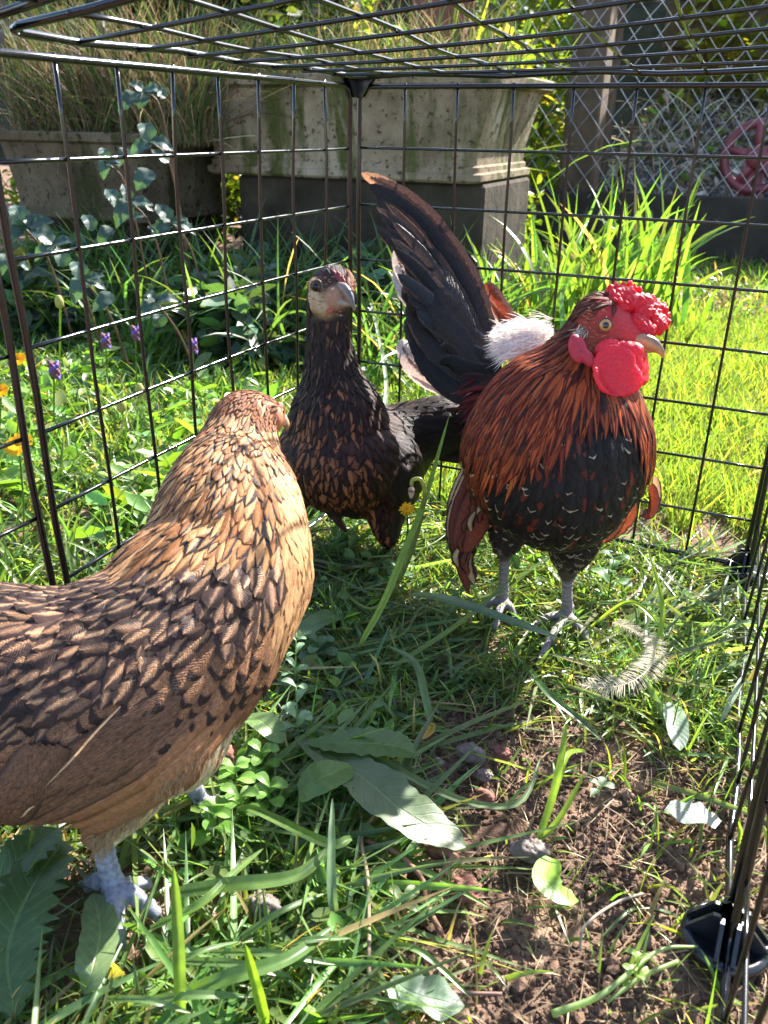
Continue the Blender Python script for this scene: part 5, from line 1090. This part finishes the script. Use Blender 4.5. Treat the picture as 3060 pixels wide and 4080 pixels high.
# long single grass blades, each by hand: pixel path, height, width
GB = [([(1640, 2370, 4), (1800, 2395, 6), (2050, 2480, 5.5), (2230, 2545, 4.5)], .62, (0.10, 0.15, 0.10), 'broad blue green blade crossing in front of the rooster feet'),
      ([(1560, 2660, 1), (1750, 2540, 3), (1900, 2430, 5), (2045, 2300, 6.5)], .34, (0.11, 0.17, 0.04), 'straight thin blade rising towards the rooster left leg'),
      ([(1430, 2580, 1), (1530, 2400, 4), (1610, 2200, 7), (1690, 2000, 9.5), (1790, 1655, 14)], .50, (0.17, 0.28, 0.03), 'tall sunlit blade standing between the dark hen and the rooster'),
      ([(2330, 2990, .5), (2260, 3010, 2), (2220, 3130, 2), (2160, 3330, .5)], .35, (0.16, 0.25, 0.03), 'bright short blade in the sunny soil right of the centre'),
      ([(2140, 3360, .3), (2200, 3180, 2), (2240, 3000, 4), (2255, 2880, 5)], .4, (0.16, 0.26, 0.03), 'upright bright blade rooted by the soil clod'),
      ([(2140, 3360, .3), (2230, 3260, 1.5), (2330, 3080, 3.4)], .32, (0.15, 0.24, 0.03), 'slanting bright blade rooted by the soil clod'),
      ([(1200, 2870, 1), (1450, 2990, 1.5), (1700, 3130, 1.2), (1900, 3205, 1), (2080, 3190, 1), (2160, 3000, 1.4)], .42, (0.13, 0.19, 0.08), 'long curved pale blade crossing the dark soil'),
      ([(690, 3560, 1), (900, 3530, 2), (1180, 3490, 2), (1320, 3370, 2)], .7, (0.09, 0.16, 0.04), 'wide blade lying across the lower left grass'),
      ([(700, 3980, .8), (900, 3900, 2), (1150, 3820, 2), (1330, 3690, 1.4)], .65, (0.085, 0.16, 0.04), 'broad arching blade near the bottom left'),
      ([(720, 4075, .5), (715, 3850, 3), (705, 3640, 5), (690, 3450, 7)], .5, (0.11, 0.19, 0.04), 'upright blade in front of the golden hen foot'),
      ([(1060, 4079, .8), (1020, 3930, 3), (975, 3760, 5.2)], .45, (0.16, 0.28, 0.03), 'bright pointed blade at the bottom edge'),
      ([(1335, 3660, .8), (1320, 3500, 2), (1325, 3180, 3.5)], .45, (0.12, 0.19, 0.10), 'vertical folded blade left of the dock leaf tip'),
      ([(600, 3700, 1), (800, 3600, 2), (930, 3480, 2), (1050, 3380, 2)], .4, (0.12, 0.2, 0.05), 'pale blade above the bottom left grass'),
      ([(2090, 2640, .8), (2180, 2760, 2), (2300, 2860, 1.5), (2400, 2950, .8)], .45, (0.05, 0.10, 0.04), 'dark green blade below the rooster feet'),
      ([(1400, 3340, 2), (1300, 3360, 2), (1020, 3230, 1.5), (940, 3220, 1)], .5, (0.12, 0.2, 0.05), 'blade lying beside the golden hen toes'),
      ([(1720, 2900, .4), (1690, 2760, 2.2), (1650, 2640, 3), (1540, 2570, 2.6)], .5, (0.10, 0.16, 0.07), 'arched blade bending over the dark soil'),
      ([(1440, 3480, .6), (1650, 3460, .8), (1960, 3620, .6)], .35, (0.15, 0.24, 0.05), 'cut green stems lying on the soil under the clod'),
      ([(1500, 3760, .6), (1650, 3780, 1.2), (1760, 3860, .9), (1880, 3980, .5)], .3, (0.12, 0.2, 0.06), 'thin arched blade over the lower soil'),
      ([(2960, 2700, 1), (2920, 2780, 1.5), (2870, 2880, .6)], .4, (0.24, 0.3, 0.24), 'pale curled blade at the foot of the right wall'),
      ([(2560, 2720, .5), (2640, 2450, 4), (2580, 2180, 7)], .34, (0.17, 0.27, 0.03), 'tall thin sunlit blade near the right wall'),
      ([(2350, 2500, .5), (2500, 2400, 3), (2600, 2460, 3), (2650, 2540, 2)], .3, (0.16, 0.25, 0.03), 'bent bright blade right of the rooster'),
      ([(1400, 1740, 2), (1540, 1560, 5), (1450, 1080, 12)], .5, (0.3, 0.36, 0.25), 'frosted seedy stem behind the dark hen'),
      ([(1650, 1560, 3), (1540, 1430, 6), (1430, 1250, 9)], .5, (0.28, 0.36, 0.22), 'pale seedy stem leaning on the back wall')]
for pts, wd, col, lb in GB:
    leaf('grass_blade', [gp(*q_) for q_ in pts], wd, col, M['grass'], prof=STRAP, fold=.4, n=22, normal=nrmz(CAM - gp(*pts[1])) * .6 + np.array([0, 0, .6]), label=lb, cat='grass blade')
# leafy little plants
def sprout(name, base, h, nl, ll, lw, col, label, group=None, stemr=0.06, lean=(0, 0), opp=True, cat='weed'):
    base = np.array(base, float); root = empty(name, base, label, cat, group)
    top = base + np.array([lean[0], lean[1], h]); b = MB(); P = cr([base, base * .5 + top * .5 + [lean[0] * .2, 0, 0], top], 8); b.tube(P, np.linspace(stemr, stemr * .6, 8), 6); b.build('stem', M['grass'], root, attrs={'Col': np.tile([*col, 1], (len(b.v), 1))})
    for k in range(nl):
        t = 1 - (k // 2) / (nl / 2 + .5); q_ = P[int(t * 7)]; a = (k % 2) * math.pi + (k // 2) * 1.45 + rnd.uniform(-.3, .3); s = 1 - .45 * (t if nl > 5 else 0) ; l_ = ll * rnd.uniform(.8, 1.15) * (1.15 - .4 * t)
        d = np.array([math.cos(a), math.sin(a), 0]); leaf('leaf', [q_, q_ + d * l_ * .5 + [0, 0, l_ * .35], q_ + d * l_ + [0, 0, l_ * .3]], lw * l_ / ll, np.array(col) * rnd.uniform(.85, 1.2), M['leaf'], root, prof=([0, .1, .35, .7, .9, 1], [.15, .3, .8, 1, .6, .1]), fold=.2, n=9)
    return root
SG = (0.16, 0.26, 0.15)
sprout('broadleaf_weed', gp(1190, 2960, 0), 3.8, 8, 1.25, .7, (0.2, 0.3, 0.19), 'pale green weed with paired rounded leaves beside the golden hen', lean=(-.2, .3))
sprout('broadleaf_weed', gp(1170, 2740, 0), 3.6, 8, 1.1, .55, SG, 'second pale green weed with paired leaves just behind the first', lean=(.2, .2))
sprout('broadleaf_weed', gp(1270, 2640, 0), 1.6, 8, 1.6, 1.1, (0.07, 0.13, 0.06), 'dark round leaved weed in the shade beside the golden hen breast')
sprout('broadleaf_weed', gp(1830, 2440, 0), 2.2, 7, 1.3, .6, (0.08, 0.16, 0.05), 'green weed with pointed paired leaves left of the rooster feet')
sprout('broadleaf_weed', gp(1580, 2330, 0), 1.6, 7, 1.6, 1.0, (0.07, 0.15, 0.05), 'green weed with broad leaves in front of the dark hen')
sprout('seedling', gp(2385, 3170, 0), .7, 4, 1.0, .6, (0.2, 0.28, 0.18), 'tiny hairy seedling alone on the sunlit soil')
sprout('seedling', gp(1600, 3640, 0), 1.3, 8, 1.0, .42, (0.17, 0.21, 0.10), 'small pale weed rosette at the end of a trailing stem')
sprout('seedling', gp(2590, 3380, 0), 2.4, 7, 1.3, .22, BG, 'bright narrow leaved seedling in the sunlit soil')
sprout('seedling', gp(1810, 2740, 0), 1.4, 9, .9, .25, (0.11, 0.17, 0.09), 'narrow leaved grey green weed on the edge of the dark soil')
sprout('seedling', gp(2520, 3940, 0), 2.0, 8, .7, .4, (0.19, 0.27, 0.07), 'little yellow green weed beside the connector foot')
sprout('broadleaf_weed', gp(2420, 2400, 0), 3.8, 7, 1.7, 1.1, (0.05, 0.13, 0.03), 'dark green leafy weed growing behind the rooster leg')
for i, (x, y) in enumerate([(860, 3330), (960, 3260), (1080, 3220), (940, 3140), (1050, 3080)]):
    sprout('clover_weed', gp(x, y, 0), 1.5, 7, 1.3, .9, (0.12, 0.24, 0.04), ['bright weed tuft by the golden hen toes', 'second bright weed tuft from the golden hen toes', 'rightmost bright weed tuft under the golden hen', 'shaded weed tuft close to the golden hen belly', 'uppermost weed tuft right of the golden hen belly'][i], group='bright weed tufts under the golden hen')
p = np.column_stack([rng.uniform(-30, 110, 1500), rng.uniform(202, 305, 1500)]); p = np.column_stack([p, -3 + ((p[:, 1] - 200) / 115) ** .8 * 50 * np.clip((p[:, 0] + 40) / 25, 0, 1)]); n = len(p)
blades('bank_stems', p, rng.uniform(8, 26, n), rng.uniform(0.25, 0.6, n), rng.uniform(0, 6.28, n), np.abs(rng.normal(0.8, 0.4, n)), rng.uniform(0.2, 1.4, n), np.clip(np.array([0.38, 0.33, 0.26]) * np.exp(rng.normal(0, .4, (n, 1))), .02, .75), M['dry'], K=5, ribs=2, minz=-40, label='pale tangled dead stems on the bank behind the netting', cat='stems')
c = np.column_stack([rng.uniform(-30, 110, 3500), rng.uniform(202, 310, 3500)]); c = np.column_stack([c, -1 + ((c[:, 1] - 200) / 115) ** .8 * 50 * np.clip((c[:, 0] + 40) / 25, 0, 1) + rng.uniform(0, 3, 3500)]); leafcloud('bank_leaves', c, rng.uniform(2, 5, len(c)), np.where(rng.random((len(c), 1)) < .35, gcol(len(c), (0.11, 0.16, 0.03)), np.clip(np.array([0.3, 0.25, 0.24]) * np.exp(rng.normal(0, .4, (len(c), 1))), .02, .7)), M['dry'], 'dead and green leaves scattered over the bank behind the netting', 'leaves', .4)
# trailing stems
def vine(name, pts, r, col, label, mat='grass', cat='stem'):
    b = MB(); b.tube(cr([gp(*q_) for q_ in pts], 26), r, 6); return tag(b.build(name, M[mat], attrs={'Col': np.tile([*col, 1], (len(b.v), 1))}), label, cat)
vine('creeping_stem', [(1180, 2620, .8), (1400, 2580, 1.2), (1600, 2530, 1.5), (1680, 2420, 2), (1790, 2450, 2)], .09, (0.14, 0.19, 0.06), 'pale creeping stem running through the shaded weeds')
vine('creeping_stem', [(1470, 3900, .5), (1470, 3700, .8), (1465, 3500, 1), (1440, 3330, .8), (1500, 3240, .5)], .1, (0.3, 0.22, 0.16), 'grey brown upright dead stem left of the sunny soil', 'dry')
vine('creeping_stem', [(1330, 2330, .3), (1500, 2420, 2.2), (1640, 2160, 4), (1690, 2000, 7)], .13, (0.17, 0.22, 0.06), 'thick green stem below the tall sunlit blade')
vine('dead_twig', [(1700, 3560, .4), (1760, 3480, 1.2), (1815, 3400, 2)], .12, (0.25, 0.16, 0.10), 'short dry brown twig standing up from the soil', 'dry')
vine('dead_leaf_strip', [(1455, 3350, .6), (1580, 3400, .9), (1680, 3500, .7), (1700, 3600, .4), (1760, 3720, .3)], .13, (0.28, 0.15, 0.10), 'curled reddish brown dead stem on the dark soil', 'dry')
vine('dead_twig', [(1560, 3960, .4), (1700, 3955, .6), (2000, 3960, .4)], .08, (0.2, 0.12, 0.10), 'thin brown twig lying flat near the bottom edge', 'dry')
vine('dead_twig', [(2310, 3790, .3), (2330, 3690, 1), (2450, 3600, .8), (2560, 3560, .4)], .07, (0.35, 0.28, 0.22), 'pale wiry dead stem arching over the right soil', 'dry')
vine('creeping_stem', [(1500, 2130, .3), (1660, 2190, 1.5), (1800, 2100, 2), (1700, 2060, 2.5)], .06, (0.2, 0.27, 0.15), 'thin pale flower stem beside the rooster wing')
vine('pale_stalk', [(2420, 3990, .6), (2560, 3890, .9), (2700, 3830, .9)], .1, (0.25, 0.32, 0.14), 'thick pale stalk lying towards the connector foot')
vine('pale_stalk', [(2200, 4040, .6), (2400, 3960, 1), (2620, 3790, 1), (2780, 3770, .8)], np.linspace(.17, .05, 26), (0.24, 0.33, 0.14), 'long pale stalk curving across the bottom right soil')
for i in range(7):
    t = i / 6; x0, y0 = 420 + 620 * t, 3990 - 230 * t + rnd.uniform(-60, 60); a = rnd.uniform(-.5, .25); L = rnd.uniform(330, 520)
    leaf('grass_blade', [gp(x0, y0, .8), gp(x0 + L * .5 * math.cos(a), y0 + L * .5 * math.sin(a) - 20, 1.9), gp(x0 + L * math.cos(a), y0 + L * math.sin(a), 1.1)], rnd.uniform(.22, .42), (0.10, 0.17, 0.06), M['grass'], prof=STRAP, fold=.4, n=18, normal=(0, -.3, .9), label='flattened long blade among the lower left grass', cat='grass blade', group='flattened blades in the lower left')
# flowers
def daisy(base, top, r, label, npt=16, col=(0.75, 0.42, 0.01), face=None):
    base = np.array(base, float); top = np.array(top, float); root = empty('yellow_flower', base, label, 'flower', None)
    b = MB(); b.tube(cr([base, (base + top) / 2 + [.3, 0, 0], top], 10), .08, 6); b.build('stem', M['grass'], root, attrs={'Col': np.tile([*LG, 1], (len(b.v), 1))})
    z = nrmz(face if face is not None else np.array([0.1, -.5, .8])); x = nrmz(np.cross([0, 1, .3], z)); y = np.cross(z, x)
    for ring, rr in ((0, r), (1, r * .65)):
        for k in range(npt):
            a = 2 * math.pi * (k + ring * .5) / npt + rnd.uniform(-.1, .1); d = x * math.cos(a) + y * math.sin(a)
            leaf('petal', [top + z * .05 * ring, top + d * rr * .5 + z * (.12 + .1 * ring), top + d * rr * rnd.uniform(.9, 1.05) + z * .15 * (1 + ring)], r * .3, col, M['petal'], root, prof=([0, .2, .8, 1], [.5, .8, 1, .75]), fold=.1, n=6, normal=z)
    b = MB(); b.tube([top - z * .35, top - z * .1, top + z * .06], [.1, r * .28, r * .2], 10); b.build('flower_head', M['petal'], root, attrs={'Col': np.tile([0.3, 0.22, 0.03, 1], (len(b.v), 1))})
daisy(gp(90, 2250, 0), W(75, 1775, 62), 1.15, 'large yellow flower close outside the left wall')
daisy(G(60, 1800), W(75, 1435, 78), 0.85, 'small yellow flower higher on the left beside the post')
daisy(G(-30, 1900), W(5, 1560, 74), 0.85, 'yellow flower cut by the left edge of the picture')
daisy(gp(1600, 2200, 0), W(1622, 2032, 62), .62, 'tiny yellow flower at the feet of the dark hen', 12)
for i, (bp, tp, lb) in enumerate([(G(215, 1720), W(215, 1465, 80), 'purple selfheal flower in the sun outside the left wall'), (G(430, 1560), W(420, 1350, 96), 'leftmost dim purple flower in the shade of the troughs'), (G(545, 1560), W(540, 1320, 98), 'middle dim purple flower in the shade of the troughs'), (G(770, 1550), W(768, 1370, 95), 'rightmost dim purple flower in the shade of the troughs')]):
    root = empty('purple_flower', bp, lb, 'flower'); b = MB(); b.tube(cr([bp, (bp + tp) / 2, tp], 6), .1, 6); b.build('stem', M['grass'], root, attrs={'Col': np.tile([*LG, 1], (len(b.v), 1))})
    bl = Blob()
    for k in range(26):
        t = k / 26; a = k * 2.4; q_ = tp + np.array([math.cos(a) * .38, math.sin(a) * .38, -1.0 + 1.6 * t]); bl.c.append(q_); bl.r.append(.2); bl.col.append((0.14, 0.07, 0.32) if k % 3 == 0 else (0.12, 0.05, 0.07)); bl.ax.append(None)
    blobpart(bl, 'flower_spike', M['body'], root, .09, 1)
for i, (bp, tp, lb) in enumerate([(G(200, 1650), W(240, 1230, 84), 'pair of closed pale buds on a tall stalk by the left wall'), (G(620, 1760), W(560, 1580, 82), 'small closed bud right of the purple flower'), (G(480, 1800), W(487, 1645, 74), 'brown seed head on a short stalk in the left grass')]):
    root = empty('flower_bud', bp, lb, 'bud'); b = MB(); b.tube(cr([bp, (bp + tp) / 2 + [.6, 0, 0], tp], 8), .1, 6); b.build('stem', M['grass'], root, attrs={'Col': np.tile([*BG, 1], (len(b.v), 1))})
    b = MB(); b.lathe([(.15, 0), (.42, .3), (.45, .8), (.25, 1.3), (.1, 1.35)], tp, 12); b.build('bud', M['petal'], root, attrs={'Col': np.tile([0.3, 0.32, 0.12, 1], (len(b.v), 1))})
# wilted seed head near the dark hen
root = empty('wilted_flower', gp(1560, 2400, 0), 'wilted pinkish seed head drooping on a bent green stalk', 'flower')
P = cr([W(1560, 2380, 62), W(1640, 2200, 59.5), W(1690, 2000, 57.5), W(1680, 1915, 57), W(1645, 1912, 57), W(1640, 1935, 57)], 24); b = MB(); b.tube(P, .14, 8); b.build('stem', M['grass'], root, attrs={'Col': np.tile([0.17, 0.2, 0.07, 1], (len(b.v), 1))})
for k in range(9):
    a = k * .7; e = P[-1]; leaf('bract', [e, e + np.array([math.cos(a) * .2, math.sin(a) * .2, -.4]), e + np.array([math.cos(a) * .1, math.sin(a) * .1, -.95])], .3, (0.5, 0.36, 0.3), M['dry'], root, n=6)
# bramble sprays
def bramble(px, py, dep, n, size, label, spread=1.0):
    c = W(px, py, dep); root = empty('bramble', (c[0], c[1], 0), label, 'bramble', 'bramble sprays by the troughs')
    b = MB(); b.tube(cr([(c[0] + 4, c[1] + 3, 0), c + [2, 2, -5], c], 10), .16, 6); b.build('stem', M['grass'], root, attrs={'Col': np.tile([0.10, 0.07, 0.05, 1], (len(b.v), 1))})
    for k in range(n):
        a = k * 2.1 + rnd.uniform(-.4, .4); d = RM[:, 0] * math.cos(a) + RM[:, 1] * math.sin(a) * .8 - RM[:, 2] * -.1; o = c + (RM[:, 0] * rnd.uniform(-1, 1) + RM[:, 1] * rnd.uniform(-1, 1)) * size * spread * (0 if k < 4 else 1.1)
        s_ = size * rnd.uniform(.5, .95); leaf('leaf', [o, o + d * s_ * .5 + nrmz(CAM - o) * .5, o + d * s_ - [0, 0, rnd.uniform(0, 1.2)]], s_ * rnd.uniform(.5, .7), np.array((0.04, 0.075, 0.062)) * rnd.uniform(.7, 1.3), M['leaf'], root, prof=([0, .1, .35, .7, .9, 1], [.3, .8, 1, .7, .25, .02]), fold=.22, serr=.1, wave=.12, n=14, normal=nrmz(CAM - o) + np.array([0, .2, .9]))  # leaf colour includes the blue of sky reflected in the shade
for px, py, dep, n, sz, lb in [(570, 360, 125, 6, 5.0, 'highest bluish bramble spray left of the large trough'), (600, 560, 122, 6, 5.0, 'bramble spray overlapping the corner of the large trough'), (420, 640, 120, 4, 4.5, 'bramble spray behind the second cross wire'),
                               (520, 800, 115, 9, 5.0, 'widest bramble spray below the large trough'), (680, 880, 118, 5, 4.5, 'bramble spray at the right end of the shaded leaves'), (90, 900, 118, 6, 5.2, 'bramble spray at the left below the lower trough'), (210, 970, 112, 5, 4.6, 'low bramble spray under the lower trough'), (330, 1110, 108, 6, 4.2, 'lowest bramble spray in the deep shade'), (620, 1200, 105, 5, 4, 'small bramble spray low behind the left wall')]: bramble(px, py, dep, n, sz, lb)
# stones and clods
def rock(px, py, r, mat, label, name='stone', fl=.7):
    c = gp(px, py, 0.1); ph = rnd.uniform(0, 9); VS, FS = uvsphere(18, 12); V = VS.copy(); k = 1 + .18 * np.sin(VS[:, 0] * 3.1 + ph) * np.cos(VS[:, 1] * 2.7 + ph) + .1 * np.sin(VS[:, 2] * 6 + ph) + .05 * np.sin(VS[:, 0] * 11 + ph)
    VS2, FS2 = uvsphere(40, 28); k2 = 1 + sum(.22 / (j + 1) ** .8 * np.sin(VS2 @ rng.normal(0, 1.6 * (j + 1), 3) + rnd.uniform(0, 6)) * np.cos(VS2 @ rng.normal(0, 1.6 * (j + 1), 3)) for j in range(9)); V, k, FS = VS2, k2, FS2
    V = V * k[:, None] * [r, r * .8, r * fl] + c + [0, 0, r * fl * .4]; tag(mk(name, V, FS, M[mat]), label, 'stone')
for a in [(1865, 3010, .75, 'stone', 'rounded grey stone on the dark soil'), (1930, 3095, .45, 'stone', 'small bluish stone below the rounded grey one'), (1745, 3042, .32, 'stone', 'tiny whitish stone on the dark soil'), (2000, 3010, .5, 'brick', 'reddish pebble on the dark soil edge'), (1920, 3190, .6, 'brick', 'flat brown clod under the curved pale blade'),
          (2110, 3400, .8, 'stone', 'pale tan clod at the root of the bright blades'), (1760, 3400, .8, 'brick', 'red brown clod under the dock leaf tip'), (1850, 3560, .75, 'brick', 'rough clod in the sunny soil'), (1060, 3620, .8, 'stone', 'rough pale stone among the bottom left grass'), (880, 3040, 1.2, 'brick', 'brown clod beside the golden hen belly'),
          (2100, 3680, .35, 'brick', 'small rounded pebble on the lower soil')]: rock(*a)
# loose feather on the ground
fr = empty('fallen_feather', gp(2480, 2700, .8), 'curled white fallen feather lying on the grass right of the rooster feet', 'feather')
P = cr([gp(2290, 2725, 2.4), gp(2400, 2740, 2.5), gp(2520, 2715, 2.7), gp(2600, 2640, 2.9), gp(2600, 2560, 2.9), gp(2520, 2510, 2.7), gp(2440, 2480, 2.6)], 60)
b = MB(); b.tube(P, np.linspace(.03, .05, 60), 5); b.build('shaft', M['petal'], fr, attrs={'Col': np.tile([0.6, 0.52, 0.42, 1], (len(b.v), 1))})
T = nrmz(np.gradient(P, axis=0)); V = []; Fc = []; 
for i in range(2, 59):
    for s in (-1, 1):
        for q_ in range(5 if i > 25 else 3):
            sd_ = np.cross(T[i], [0, 0, 1.0]) * s; L = (0.95 + .3 * math.sin(i * .09)) * rnd.uniform(.75, 1.1) * (min(1, i / 10)); d = nrmz(sd_ * 1.0 - T[i] * .55 + rng.normal(0, .07 if i < 35 else .22, 3)); o = P[i] + T[i] * rnd.uniform(-.07, .07); e = o + d * L + [0, 0, rnd.uniform(-.1, .25)]; wv = T[i] * .018
            k = len(V); V += [o - wv, o + wv, (o + e) / 2 + wv + [0, 0, .08], (o + e) / 2 - wv + [0, 0, .08], e + wv * .3, e - wv * .3]; Fc += [[k, k + 1, k + 2, k + 3], [k + 3, k + 2, k + 4, k + 5]]
mk('barbs', np.array(V), [np.array(Fc)], M['petal'], fr, {'Col': np.tile([0.52, 0.46, 0.40, 1], (len(V), 1))})
